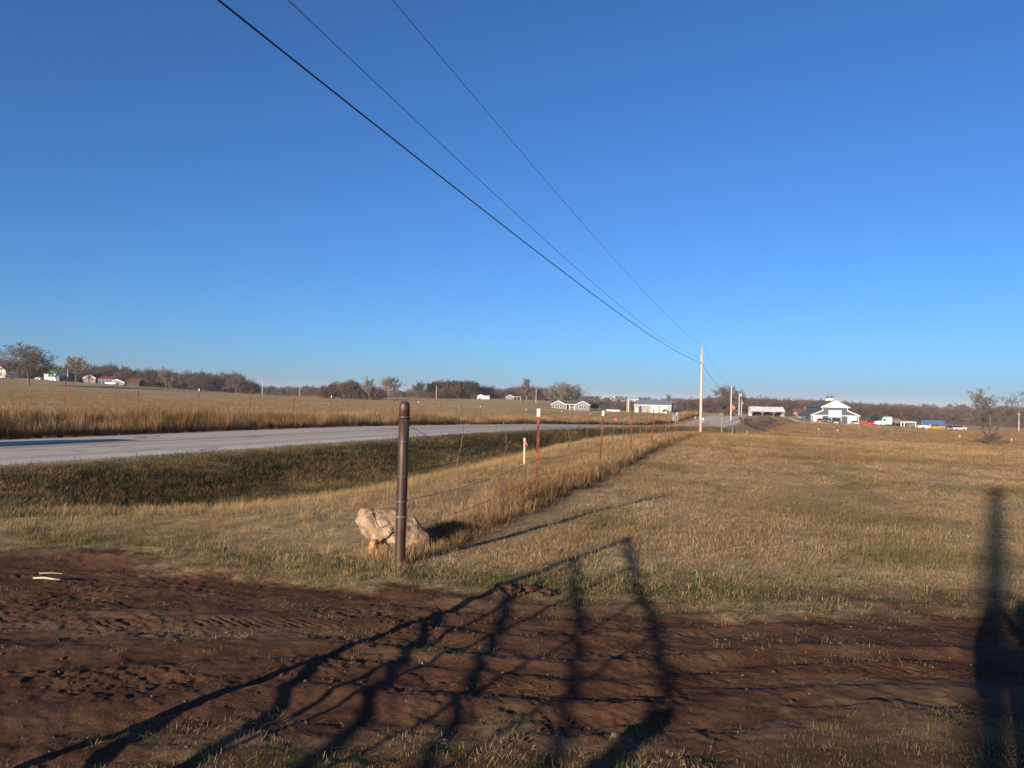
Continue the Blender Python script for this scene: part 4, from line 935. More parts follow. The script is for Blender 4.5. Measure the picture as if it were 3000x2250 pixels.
for px, d, py, h, lb, kw in [(2165, 175, 1223, 5.3, 'third roadside pole carrying a grey transformer can', dict(tf=1.0)), (2172, 260, 1219, 5.8, 'dark-stained pole with a can just right of the transformer pole', dict(tf=1.6)),
                       (198, 345, 1115, 5.6, 'pole right of the green-roofed white house', {}), (518, 440, 1142, 8.0, 'pole before the left wood beside the dark bush', {}), (552, 560, 1134, 5.4, 'faint short pole left of a pair at the left wood', {}), (598, 520, 1137, 5.6, 'short pole in the middle of the left wood', {}),
                       (672, 500, 1152, 7.6, 'taller pole before the right half of the left wood', {}), (732, 560, 1153, 5.6, 'short pole at the right end of the left wood', {}), (768, 385, 1158, 8.0, 'thin pole standing clear on the skyline right of the left wood', {}), (877, 560, 1156, 5.8, 'short faint pole between the two middle thickets', {}),
                       (1278, 440, 1180, 8.2, 'pole in the field right of the rusty pipe top', {}), (1258, 560, 1160, 6.0, 'faint pole at the left edge of the dark oak grove', {}), (1570, 430, 1190, 7.6, 'pole left of the two-gabled grey house', {}), (2985, 300, 1263, 7.1, 'pole at the right edge of the picture beyond the lone tree', dict(cross=0.7))]:
    pole(px, d, py, h, lb, 0.15 if d < 300 else 0.2, **kw)
q = on(1840, 330, 1202); dp = thing('twin_pole', 'pair of wooden poles side by side left of the grey metal shop', 'utility pole', q, 0, 'utility poles')
for dx in (-0.38, 0.30): obj('shaft', MB().lathe([(0.24, -0.4), (0.2, 5.6)], 10, (dx, 0, 0)), M['pole_wood'], dp, smooth=True)
obj('mast', MB().lathe([(0.06, 0), (0.05, 8.2)], 8, (0.1, 0.3, 0)), M['grey_metal'], dp)

# ------------------------------------------------------------------ open tube gate, left of and behind the camera
ge = Vector((-2.25, 3.10)); gd = Vector((-math.sin(R(7)), -math.cos(R(7))))
GT = thing('tube_gate', 'long tubular farm gate swung open left of the photographer', 'gate', (ge.x, ge.y, gz(ge.x, ge.y)), math.atan2(gd.y, gd.x))
GL = 4.9
def corner(cx, cz, a0, a1, rr=0.16): return [(cx + rr * math.cos(R(a)), 0, cz + rr * math.sin(R(a))) for a in np.linspace(a0, a1, 6)]
fr = [(0.03, 0, 0.20)] + corner(GL - 0.16, 0.36, 270, 360) + corner(GL - 0.16, 1.36, 0, 90) + [(0.03, 0, 1.52)]
obj('frame', MB().tube(fr, 0.028, 8), M['gate'], GT, smooth=True)
obj('end_stile', MB().tube([(0, 0, 0.02), (0, 0, 1.56)], 0.038, 10), M['gate'], GT, smooth=True)
for z in (0.45, 0.70, 0.95, 1.24): obj('rail', MB().tube([(0, 0, z), (GL, 0, z)], 0.024, 8), M['gate'], GT, smooth=True)
for x in (1.55, 2.75, 3.75): obj('stay', MB().box(x - 0.022, -0.05, 0.2, x + 0.022, -0.036, 1.52), M['gate'], GT)
obj('brace', MB().tube([(0.05, 0.03, 1.3), (1.5, 0.03, 0.25)], 0.02, 6), M['gate'], GT)
gh = ge + gd * (GL + 0.12)
tag(obj('gate_post', MB().lathe([(0.06, -0.4), (0.06, 1.48), (0.045, 1.53), (0.01, 1.55)], 16), M['pipe'], None, gp(gh.x, gh.y), smooth=True), 'steel pipe post the open gate hangs from behind the photographer', 'post')

# ------------------------------------------------------------------ buildings
def part(name, mb, mat, par, **k): return obj(name, mb, M[mat], par, **k)
def gable(b, w, dp, eave, ridge, wall, roof, trim='trim', along='x', over=0.35, th=0.16, x0=None, y0=0.0, roofname='roof'):
    """walls and pitched roof; front wall at y0 (towards the camera), ridge along x or y, centred on x0"""
    cx = x0 or 0.0
    if along == 'x':
        part('wall', MB().prismx([(y0, -0.6), (y0 + dp, -0.6), (y0 + dp, eave), (y0 + dp / 2, ridge - 0.02), (y0, eave)], cx - w / 2, cx + w / 2), wall, b)
        k = (ridge - eave) / (dp / 2)
        r = MB().slab((cx - w / 2 - over, y0 - over, eave - over * k), (cx + w / 2 + over, y0 - over, eave - over * k), (cx + w / 2 + over, y0 + dp / 2, ridge), (cx - w / 2 - over, y0 + dp / 2, ridge), th)
        r.slab((cx - w / 2 - over, y0 + dp / 2 + 0.002, ridge), (cx + w / 2 + over, y0 + dp / 2 + 0.002, ridge), (cx + w / 2 + over, y0 + dp + over, eave - over * k), (cx - w / 2 - over, y0 + dp + over, eave - over * k), th)
        ro = part(roofname, r, roof, b)
        part('fascia', MB().box(cx - w / 2 - over, y0 - over - 0.06, eave - over * k - 0.10, cx + w / 2 + over, y0 - over - 0.005, eave - over * k + th), trim, ro)
    else:
        part('wall', MB().prism([(cx - w / 2, -0.6), (cx + w / 2, -0.6), (cx + w / 2, eave), (cx, ridge - 0.02), (cx - w / 2, eave)], y0, y0 + dp), wall, b)
        k = (ridge - eave) / (w / 2); r = MB()
        for sg in (-1, 1):
            A = (cx, y0 - over, ridge + 0.001 * sg); B = (cx + sg * (w / 2 + over), y0 - over, eave - over * k); C = (B[0], y0 + dp + over, B[2]); D = (cx, y0 + dp + over, ridge + 0.001 * sg)
            r.slab(*((A, B, C, D) if sg < 0 else (D, C, B, A)), th)
        for i in range(0, len(r.v), 8):   # lift slabs that were extruded downwards
            if r.v[i + 4][2] < r.v[i][2]: r.v[i + 4:i + 8] = [(v[0] * 2 - u[0], v[1] * 2 - u[1], v[2] * 2 - u[2]) for v, u in zip(r.v[i:i + 4], r.v[i + 4:i + 8])]
        ro = part(roofname, r, roof, b)
        t_ = MB()
        for sg in (-1, 1):
            x1 = cx + sg * (w / 2 + over); z1 = eave - over * k
            t_.prism([(cx, ridge - 0.16), (cx, ridge + th * 1.1), (x1, z1 + th * 1.1), (x1, z1 - 0.14)], y0 - over - 0.07 - 0.002 * sg, y0 - over - 0.006)
        part('bargeboard', t_, trim, ro)
    return b
def window(b, x, z, w, h, y=0.0, n=1, frame='white', arch=False):
    f = part('window', MB().box(x - w / 2, y - 0.07, z, x + w / 2, y - 0.004, z + h), frame, b)
    pw = (w - 0.12) / n
    for i in range(n):
        for (za, zb) in ((z + 0.08, z + h / 2 - 0.03), (z + h / 2 + 0.03, z + h - 0.08)):
            part('pane', MB().box(x - w / 2 + 0.06 + i * pw + 0.09, y - 0.085, za, x - w / 2 + 0.06 + (i + 1) * pw - 0.09, y - 0.072, zb), 'glass', f)
    return f
def door(b, x, w, h, y=0.0, mat='white', z=0.0, rows=4, name='garage_door'):
    f = part(name, MB().box(x - w / 2, y - 0.06, z, x + w / 2, y - 0.004, z + h), mat, b)
    if rows:
        for i in range(rows): part('panel', MB().box(x - w / 2 + 0.06, y - 0.085, z + (h / rows) * i + 0.02, x + w / 2 - 0.06, y - 0.062, z + (h / rows) * (i + 1) - 0.02), mat, f)
    else: part('handle', MB().box(x + w * 0.3, y - 0.10, z + h * 0.45, x + w * 0.38, y - 0.062, z + h * 0.5), 'grey_metal', f)
    return f
# ranch house with two front gables
H1 = thing('ranch_house', 'long grey ranch house with two white-trimmed front gables', 'house', on(1671, 360, 1200), R(-4))
gable(H1, 16.5, 8.0, 2.45, 4.2, 'grey_siding', 'dark_roof', along='x', y0=2.2, over=0.4)
for cx_, nm in ((-5.5, 0), (5.5, 1)):
    gable(H1, 6.3, 5.8, 2.35, 3.95, 'grey_siding', 'dark_roof', along='y', x0=cx_, over=0.45, roofname='gable_roof')
    window(H1, cx_, 0.75, 3.3, 1.35, 0, 3)
    part('arch_window', MB().prism([(cx_ + 0.62 * math.cos(a), 2.55 + 0.5 * math.sin(a)) for a in np.linspace(0, math.pi, 10)], -0.06, -0.004), 'trim', H1)
    part('pane', MB().prism([(cx_ + 0.42 * math.cos(a), 2.6 + 0.34 * math.sin(a)) for a in np.linspace(0, math.pi, 10)], -0.085, -0.064), 'glass', H1)
for px_ in (-1.9, -0.5, 1.9): part('porch_post', MB().box(px_ - 0.14, -0.2, -0.4, px_ + 0.14, 0.1, 2.30), 'trim', H1)
part('porch_beam', MB().box(-2.3, -0.21, 2.304, 2.3, 0.11, 2.6), 'trim', H1)
part('porch_roof', MB().slab((-2.3, -0.5, 2.62), (2.3, -0.5, 2.62), (2.3, 2.2, 2.9), (-2.3, 2.2, 2.9), 0.1), 'dark_roof', H1)
window(H1, 0.9, 0.8, 1.5, 1.2, 2.2, 2); door(H1, -1.1, 0.95, 2.05, 2.2, 'dark_inside', 0, 0, 'door')
for cx_ in (-8.3, 8.3): part('corner_board', MB().box(cx_ - 0.09, 2.13, -0.4, cx_ + 0.09, 2.196, 2.2), 'trim', H1)
# metal shop
SH = thing('metal_shop', 'tan metal shop building with two white garage doors and grey roof', 'building', on(1912, 340, 1209), R(-17))
gable(SH, 15.6, 9.5, 3.45, 5.3, 'tan_metal', 'grey_roof', along='x', over=0.3)
for cx_, w_ in ((0.8, 3.2), (4.95, 3.2)): door(SH, cx_, w_, 3.0, 0)
door(SH, -6.9, 1.0, 2.1, 0, 'white', 0, 0, 'door')
for cx_ in (-4.7, -2.4): window(SH, cx_, 0.75, 1.7, 1.15, 0, 2)
for cx_ in (-7.68, 7.68): part('corner_trim', MB().box(cx_ - 0.11, -0.05, -0.4, cx_ + 0.11, -0.004, 3.3), 'trim', SH)
# big monitor-roofed barn
BN = thing('monitor_barn', 'big slate grey and white barn with raised centre gable and two cupolas', 'barn', on(2446, 290, 1240), R(-3))
BD = 17.0
part('wall', MB().prism([(-4.55, -0.8), (4.55, -0.8), (4.55, 6.0), (0, 8.15), (-4.55, 6.0)], 0, BD), 'barn_grey', BN)
r = MB()
for sg in (-1, 1): r.prism([(0, 8.17), (sg * 5.3, 5.66), (sg * 5.3, 5.86), (0, 8.39)], -0.5 - 0.002 * sg, BD + 0.4)
rf = part('roof', r, 'dark_roof', BN)
t_ = MB()
for sg in (-1, 1): t_.prism([(0, 8.03), (0, 8.42), (sg * 5.34, 5.88), (sg * 5.34, 5.52)], -0.60 - 0.003 * sg, -0.51)
part('bargeboard', t_, 'white', rf)
gb = part('gable_panel', MB().prism([(-4.6, 6.02), (4.6, 6.02), (0, 8.12)], -0.10, -0.004), 'white', BN)
part('gable_beam', MB().box(-4.75, -0.2, 5.74, 4.75, -0.104, 6.0), 'white', BN)
part('vent', MB().lathe([(0.30, 0), (0.36, 0.05), (0.36, 0.09), (0.05, 0.10)], 8, (0, -0.22, 7.35), 'y'), 'trim', gb)
for x_ in (-1.95, -0.65, 0.65, 1.95): part('slot', MB().box(x_ - 0.28, -0.13, 6.72, x_ + 0.28, -0.105, 6.82), 'barn_grey', gb)
for sg in (-1, 1):
    part('lean_to_wall', MB().prism([(sg * 4.56, -0.8), (sg * 8.55, -0.8), (sg * 8.55, 2.85), (sg * 4.56, 4.5)], 0.15, BD - 0.2), 'barn_grey', BN)
    lr = part('lean_to_roof', MB().prism([(sg * 4.565, 4.52), (sg * 8.95, 2.70), (sg * 8.95, 2.9), (sg * 4.565, 4.74)], -0.4, BD + 0.2), 'dark_roof', BN)
    part('fascia', MB().prism([(sg * 4.3, 4.45), (sg * 4.3, 4.82), (sg * 8.99, 2.94), (sg * 8.99, 2.58)], -0.5, -0.41), 'white', lr)
    part('corner_post', MB().box(min(sg * 8.4, sg * 8.62), 0.03, -0.4, max(sg * 8.4, sg * 8.62), 0.146, 2.6), 'white', BN)
    part('corner_post', MB().box(min(sg * 4.36, sg * 4.6), -0.07, 4.75, max(sg * 4.36, sg * 4.6), -0.006, 5.73), 'white', BN)
    part('belt', MB().box(min(sg * 2.5, sg * 8.6), -0.04, 2.62, max(sg * 2.5, sg * 8.6), -0.005, 2.9), 'white', BN)
    door(BN, sg * 6.2, 3.5, 2.6, 0.0 if False else 0.11, 'white', 0, 4)
    part('door_jamb', MB().box(min(sg * 2.3, sg * 2.08), -0.10, -0.3, max(sg * 2.3, sg * 2.08), -0.006, 4.8), 'white', BN)
part('opening', MB().box(-2.07, -0.035, -0.2, 2.07, -0.005, 2.15), 'dark_inside', BN)  # dark panel on the solid wall; the doorway's shade is its colour
rd = part('roll_door', MB().box(-2.07, -0.09, 2.152, 2.07, -0.005, 4.7), 'white', BN)
for i in range(5): part('panel', MB().box(-2.0, -0.11, 2.18 + i * 0.5, 2.0, -0.092, 2.62 + i * 0.5), 'white', rd)
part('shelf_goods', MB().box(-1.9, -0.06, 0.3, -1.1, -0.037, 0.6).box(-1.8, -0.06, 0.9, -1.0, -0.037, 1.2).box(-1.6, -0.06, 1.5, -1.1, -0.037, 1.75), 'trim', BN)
for y_ in (3.5, 8.0):
    cu = part('cupola', MB().box(-0.55, y_ - 0.55, 8.0, 0.55, y_ + 0.55, 9.35), 'white', BN)
    part('cupola_roof', MB().add([(-0.8, y_ - 0.8, 9.352), (0.8, y_ - 0.8, 9.352), (0.8, y_ + 0.8, 9.352), (-0.8, y_ + 0.8, 9.352), (0, y_, 10.15)], [(3, 2, 1, 0), (0, 1, 4), (1, 2, 4), (2, 3, 4), (3, 0, 4)]), 'dark_roof', cu)
    for k in range(3): part('louvre', MB().box(-0.42, y_ - 0.60, 8.7 + k * 0.2, 0.42, y_ - 0.552, 8.8 + k * 0.2), 'barn_grey', cu)
    part('weather_vane', MB().tube([(0, y_, 10.1), (0, y_, 10.9)], 0.03, 5).box(-0.4, y_ - 0.02, 10.62, 0.4, y_ + 0.02, 10.72), 'dark_inside', cu)
lt = part('side_shed', MB().prism([(-9.0, -0.8), (-10.6, -0.8), (-10.6, 2.0), (-9.0, 2.5)], 5.0, 12.0), 'barn_grey', BN)
for y_ in (5.2, 6.9, 8.6, 10.3): part('shed_post', MB().box(-10.72, y_ - 0.1, -0.5, -10.602, y_ + 0.1, 2.1), 'white', lt)
part('shed_rail', MB().box(-10.70, 5.32, 0.8, -10.61, 10.15, 0.95).box(-10.70, 5.32, 1.5, -10.61, 10.15, 1.62), 'white', lt)
# three-bay loafing shed
LS = thing('loafing_shed', 'low red open shed with three arched bays and pale metal roof', 'shed', on(2250, 280, 1222), R(-2))
w_ = 11.4
fr_ = MB(); bays = [(-4.0, 3.25), (-0.05, 3.25), (3.95, 3.25)]
xs_ = [-5.7, -5.55, -2.4, -1.6, 1.55, 2.35, 5.55, 5.7]
part('back_wall', MB().box(-w_ / 2, 4.6, -0.6, w_ / 2, 4.8, 3.3), 'dark_inside', LS)  # bay shade put into the colour: wall, floor, bunk and bales near-black
for sg in (-1, 1): part('side_wall', MB().prismx([(0.12, -0.6), (4.59, -0.6), (4.59, 3.3), (0.12, 2.1)], min(sg * 5.7, sg * 5.55), max(sg * 5.7, sg * 5.55)), 'pale_roof', LS)
hd = MB()
for cx_, bw in bays:
    h = bw / 2
    for sg in (-1, 1): hd.prism([(cx_ + sg * h, 1.3), (cx_ + sg * h, 1.92), (cx_ + sg * (h - 0.75), 1.92)], 0.0, 0.1)
hd.box(-5.7, 0.0, 1.922, 5.7, 0.1, 2.2); part('header', hd, 'red_wall', LS)
for x_ in (-5.66, -2.02, 1.95, 5.66): part('post', MB().box(x_ - 0.17, -0.03, -0.6, x_ + 0.17, 0.13, 1.918), 'grey_board', LS)
rf = part('roof', MB().slab((-6.0, -0.4, 2.08), (6.0, -0.4, 2.08), (6.0, 2.6, 3.75), (-6.0, 2.6, 3.75), 0.08).slab((-6.0, 2.604, 3.75), (6.0, 2.604, 3.75), (6.0, 5.1, 3.0), (-6.0, 5.1, 3.0), 0.08), 'pale_roof', LS)
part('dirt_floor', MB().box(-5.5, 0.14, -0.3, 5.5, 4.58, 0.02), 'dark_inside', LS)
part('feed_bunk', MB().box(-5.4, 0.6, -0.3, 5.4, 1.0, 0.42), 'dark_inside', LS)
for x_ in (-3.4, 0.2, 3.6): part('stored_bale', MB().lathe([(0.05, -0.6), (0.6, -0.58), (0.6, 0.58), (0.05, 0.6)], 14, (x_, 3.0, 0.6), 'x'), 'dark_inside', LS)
# simple houses far away
def small(name, label, px, d, py, w, dp, eave, ridge, wall, roof, along='x', rot=0, cat='house', wins=(), doors=(), extra=None):
    b = thing(name, label, cat, on(px, d, py), R(rot)); gable(b, w, dp, eave, ridge, wall, roof, along=along, over=0.25)
    for a in wins: window(b, *a)
    for a in doors: door(b, *a)
    if extra: extra(b)
    return b
def green_house(b): 
    part('side_porch', MB().prismx([(0.4, -0.5), (6.4, -0.5), (6.4, 2.2), (0.4, 2.0)], 3.1, 4.6), 'blue_grey', b); part('chimney', MB().box(1.2, 3.0, 3.6, 1.7, 3.5, 5.6), 'orange_brick', b)
small('farmhouse', 'white house with green metal roof on the left hill', 146, 342, 1113, 6.2, 7.5, 2.75, 4.9, 'white', 'green_roof', rot=-16, wins=[(0.6, 0.7, 0.7, 1.0, 0, 1), (1.2, 2.05, 0.5, 0.5, 0, 1), (-2.0, 0.7, 0.7, 1.0, 0, 1)], doors=[(-0.6, 0.9, 2.0, 0, 'trim', 0, 0, 'door')], extra=green_house)
small('white_house', 'white gabled house cut by the left edge of the picture', -12, 350, 1106, 9.0, 8.0, 3.2, 6.4, 'white', 'dark_roof', 'y', -6, wins=[(2.2, 0.8, 1.0, 1.4, 0, 1), (-2.2, 0.8, 1.0, 1.4, 0, 1)], doors=[(0, 1.0, 2.0, 0, 'trim', 0, 0, 'door')])
small('grey_outbuilding', 'low dark grey outbuilding between the white house and the oak', 34, 362, 1108, 9.0, 5.0, 2.2, 3.4, 'blue_grey', 'dark_roof', rot=0, cat='outbuilding', doors=[(0, 2.2, 1.9, 0, 'dark_inside', 0, 2)])
small('white_hut', 'tiny white tent-roofed hut left of the green-roofed house', 111, 335, 1110, 2.0, 2.4, 0.5, 0.95, 'white', 'white', 'y', -6, 'hut', doors=[(0, 0.6, 0.4, 0, 'dark_inside', 0, 0, 'door')])
def barn1(b):
    part('lean_to', MB().prism([(-3.0, -0.5), (-4.6, -0.5), (-4.6, 1.5), (-3.0, 2.2)], 0.4, 5.0), 'pink_brick', b); part('opening', MB().box(-4.0, 0.30, -0.2, -3.2, 0.39, 1.0), 'dark_inside', b)  # the opening is a flat panel with shade painted in
    part('side_wing', MB().prismx([(1.0, -0.5), (6.0, -0.5), (6.0, 2.0), (3.5, 3.0), (1.0, 2.0)], 3.02, 11.0), 'blue_grey', b)
    part('wing_roof', MB().slab((3.0, 0.6, 1.9), (11.3, 0.6, 1.9), (11.3, 3.5, 3.15), (3.0, 3.5, 3.15), 0.1), 'red_roof', b)
    for x_ in (4.2, 6.0, 7.8, 9.6): part('stall_opening', MB().box(x_ - 0.5, 0.94, -0.2, x_ + 0.5, 0.994, 1.4), 'dark_inside', b)  # dark panels painted as shaded stalls; the wall behind is solid
small('gabled_barn', 'pale gabled barn with a long red-roofed wing on the left hill', 262, 350, 1123, 6.0, 7.0, 2.2, 3.7, 'pink_brick', 'red_roof', 'y', -10, 'barn', doors=[(1.2, 0.9, 0.5, 0, 'dark_inside', 1.2, 0, 'loft_door')], extra=barn1)
def barn2(b):
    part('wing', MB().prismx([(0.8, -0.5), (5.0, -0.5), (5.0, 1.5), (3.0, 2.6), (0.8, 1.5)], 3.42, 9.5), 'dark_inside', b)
    part('wing_roof', MB().slab((3.4, 0.3, 1.35), (9.9, 0.3, 1.35), (9.9, 3.0, 2.72), (3.4, 3.0, 2.72), 0.1), 'red_roof', b)
small('grey_barn', 'grey gabled barn with red side roof right of the pale barn', 343, 332, 1128, 6.8, 6.5, 1.0, 2.3, 'grey_board', 'grey_board', 'y', -8, 'barn', doors=[(0, 1.6, 0.8, 0, 'dark_inside', 0, 0, 'opening')], extra=barn2)  # its opening is a panel coloured dark for the shade within
def garage(b):
    part('side_garage', MB().prismx([(-0.6, -0.5), (4.0, -0.5), (4.0, 1.9), (-0.6, 1.7)], 0.6, 5.6), 'white', b)
    door(b, 3.0, 4.2, 1.5, -0.6, 'white', 0, 2); part('garage_roof', MB().slab((0.3, -0.8, 1.75), (5.8, -0.8, 1.75), (5.8, 4.2, 2.6), (0.3, 4.2, 2.6), 0.1), 'pale_roof', b)
small('white_garage', 'small white garage with a long low door in the middle distance', 1408, 500, 1170, 4.2, 6.0, 2.0, 3.1, 'white', 'white', 'y', 0, 'garage', doors=[(-0.6, 1.5, 1.1, 0, 'grey_board', 0, 2)], extra=garage)
def carport(b):
    part('carport_roof', MB().slab((2.6, -0.8, 1.9), (6.8, -0.8, 1.8), (6.8, 4.0, 2.0), (2.6, 4.0, 2.1), 0.14), 'trim', b)
    for x_ in (4.4, 6.6): part('carport_post', MB().box(x_ - 0.1, -0.7, -0.5, x_ + 0.1, -0.5, 1.84), 'trim', b)
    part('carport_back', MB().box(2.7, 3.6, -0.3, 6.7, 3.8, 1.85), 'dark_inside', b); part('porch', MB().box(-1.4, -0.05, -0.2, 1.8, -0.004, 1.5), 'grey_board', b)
small('carport_house', 'pale gabled house with an open carport right of the white garage', 1494, 500, 1171, 5.4, 6.0, 1.7, 3.0, 'grey_siding', 'trim', 'y', 0, wins=[(0.0, 0.5, 1.4, 0.9, -0.05, 1)], extra=carport)
small('far_house', 'left of two tiny pale houses on the horizon right of the grey house', 1775, 800, 1176, 9, 7, 2.4, 4.6, 'pink_brick', 'trim', 'y', 0, wins=[(0, 0.8, 1.2, 1.1, 0, 1)])
small('far_house', 'right of two tiny pale houses on the horizon left of the metal shop', 1798, 790, 1176, 8, 9, 2.6, 5.2, 'white', 'pale_roof', 'y', -30, wins=[(0, 0.8, 1.2, 1.1, 0, 1)])
small('far_shed', 'long low white shed on the horizon behind the twin poles', 1845, 850, 1173, 20, 9, 2.2, 3.6, 'white', 'pale_roof', 'x', 0, 'shed', doors=[(-4, 3, 2, 0, 'grey_board', 0, 2)])
small('brick_house', 'red brick house with chimney at the woods edge left of the big barn', 2350, 370, 1209, 7.0, 7, 2.2, 4.0, 'orange_brick', 'orange_brick', 'x', -10, wins=[(-1.8, 0.7, 1.0, 1.1, 0, 1), (1.8, 0.7, 1.0, 1.1, 0, 1)], extra=lambda b: part('chimney', MB().box(1.4, 3.0, 3.0, 2.1, 3.6, 5.2), 'orange_brick', b))

# ------------------------------------------------------------------ vehicles
def wheel(par, x, y, r=0.34, w=0.22):
    ty = part('wheel', MB().lathe([(r * 0.55, -w / 2), (r * 0.95, -w / 2), (r, -w * 0.3), (r, w * 0.3), (r * 0.95, w / 2), (r * 0.55, w / 2)], 16, (x, y, r), 'y'), 'tyre', par, smooth=True)
    part('rim', MB().lathe([(0.02, -w * 0.52), (r * 0.5, -w * 0.52), (r * 0.6, -w * 0.3), (r * 0.6, w * 0.3), (r * 0.5, w * 0.52), (0.02, w * 0.52)], 12, (x, y, r), 'y'), 'rim', ty, smooth=True)
def loft(secs):
    """secs: (x, half width, z0, z1, top half width)"""
    b = MB(); V = []
    for x, hw, z0, z1, tw in secs:
        zm = z0 + (z1 - z0) * 0.55
        V += [(x, -hw * 0.92, z0), (x, hw * 0.92, z0), (x, hw, zm), (x, tw, z1), (x, -tw, z1), (x, -hw, zm)]
    n = len(secs); F = [tuple(range(5, -1, -1)), tuple(range(6 * (n - 1), 6 * n))]
    for i in range(n - 1):
        for k in range(6): F.append((6 * i + k, 6 * i + (k + 1) % 6, 6 * i + 6 + (k + 1) % 6, 6 * i + 6 + k))
    return b.add(V, F)
def car(name, label, px, d, py, rot, mat, kind, cat='car', L=None, group=None, dz=0.0):
    t_ = thing(name, label, cat, on(px, d, py, dz), R(rot), group); hw = 0.9
    if kind == 'sedan':
        body = loft([(-2.3, .7, .42, .72, .62), (-2.15, .86, .25, .85, .78), (-1.2, .9, .22, .95, .84), (0, .9, .2, .97, .85), (1.1, .9, .2, .95, .84), (2.0, .86, .22, .98, .8), (2.3, .72, .4, .95, .66)])
        cab = [(-1.25, .84, .93, .96, .8), (-.45, .8, .93, 1.38, .58), (.7, .8, .93, 1.42, .58), (1.75, .82, .93, .99, .76)]; roof = [(-.42, .6, 1.36, 1.40, .55), (.7, .6, 1.40, 1.45, .55)]; wx = (-1.45, 1.4)
    elif kind == 'pickup':
        hw = .98
        body = loft([(-2.8, .8, .5, .95, .72), (-2.65, .95, .32, 1.08, .88), (-1.4, .98, .3, 1.14, .92), (0, .98, .3, 1.16, .93), (.85, .98, .3, 1.16, .93), (2.7, .96, .34, 1.18, .93), (2.85, .9, .45, 1.12, .88)])
        cab = [(-1.45, .93, 1.13, 1.16, .88), (-.75, .9, 1.13, 1.76, .68), (.75, .9, 1.13, 1.80, .68), (1.0, .92, 1.13, 1.2, .88)]; roof = [(-.72, .7, 1.75, 1.79, .64), (.76, .7, 1.78, 1.83, .64)]; wx = (-1.75, 1.75)
    else:
        hw = .95
        body = loft([(-2.3, .8, .45, .95, .72), (-2.2, .93, .3, 1.05, .86), (-1.1, .95, .28, 1.1, .9), (1.9, .95, .28, 1.12, .9), (2.25, .9, .35, 1.1, .85)])
        cab = [(-1.2, .9, 1.08, 1.12, .85), (-.6, .88, 1.08, 1.66, .68), (1.9, .88, 1.08, 1.68, .68), (2.2, .9, 1.08, 1.15, .84)]; roof = [(-.6, .7, 1.65, 1.69, .64), (1.92, .7, 1.68, 1.72, .64)]; wx = (-1.4, 1.45)
    bd = part('body', body, mat, t_, bevel=0.04); part('windows', loft(cab), 'glass', t_); part('roof', loft(roof), mat, t_, bevel=0.02)
    for x_ in wx:
        for sg in (-1, 1): wheel(t_, x_, sg * (hw - 0.1), 0.34 if kind != 'pickup' else 0.39)
    fx = body.v[6 * 1][0] - 0.04
    for sg in (-1, 1):
        part('headlight', MB().box(fx - 0.05, min(sg * .5, sg * .78), .62, fx + 0.03, max(sg * .5, sg * .78), .76), 'lamp', bd)
        part('tail_lamp', MB().box(-body.v[6][0] + 0.08, min(sg * .6, sg * .84), .75, -body.v[6][0] + 0.16, max(sg * .6, sg * .84), .92), 'red_lamp', bd)
    part('bumper', MB().box(fx - 0.12, -hw * .85, .34, fx + 0.0, hw * .85, .5), 'chrome' if kind == 'pickup' else mat, bd)
    if kind == 'pickup': part('bed', MB().box(1.05, -.78, 1.17, 2.6, .78, 1.19), 'dark_inside', bd)
    return t_
car('parked_car', 'small red car before the left door of the big barn', 2402, 279, 1236, 75, 'car_red', 'sedan', group='vehicles at the barn')
car('parked_car', 'dark green car against the barn wall left of the open door', 2423, 284, 1236, 95, 'blue_grey', 'suv', group='vehicles at the barn')
car('pickup_truck', 'black pickup truck in front of the open barn door', 2453, 277, 1239, 60, 'car_black', 'pickup', 'pickup truck', group='vehicles at the barn')
car('parked_car', 'silver sedan before the right white door of the big barn', 2504, 277, 1240, 85, 'car_silver', 'sedan', group='vehicles at the barn')
car('pickup_truck', 'red pickup truck left of the pale blue truck tractor', 2546, 270, 1244, 176, 'car_red', 'pickup', 'pickup truck', group='vehicles at the barn')
car('pickup_truck', 'white pickup truck in the field right of the grey ranch house', 1797, 335, 1199, 182, 'car_white', 'pickup', 'pickup truck')
car('pickup_truck', 'dark pickup truck before the right garage door of the metal shop', 1949, 322, 1208, 70, 'car_black', 'pickup', 'pickup truck')
car('parked_car', 'dark car top behind the road sign right of the metal shop', 1981, 300, 1209, 0, 'car_black', 'suv')
car('parked_car', 'white car beside the grey barn on the left hill', 327, 326, 1127, 178, 'car_white', 'sedan')
car('parked_car', 'black car right of the yellow bin in the lower field', 2782, 250, 1260, 60, 'car_black', 'suv', group='vehicles in the lower field')
car('pickup_truck', 'old white pickup at the right end of the vehicles in the lower field', 2806, 254, 1259, 20, 'car_white', 'pickup', 'pickup truck', group='vehicles in the lower field')
car('pickup_truck', 'white pickup half hidden behind the yellow bin', 2738, 254, 1258, 160, 'car_white', 'pickup', 'pickup truck', group='vehicles in the lower field')
car('flatbed_truck', 'white flatbed truck left of the wooden yard post', 2690, 263, 1254, 178, 'car_white', 'pickup', 'pickup truck', group='vehicles in the lower field')
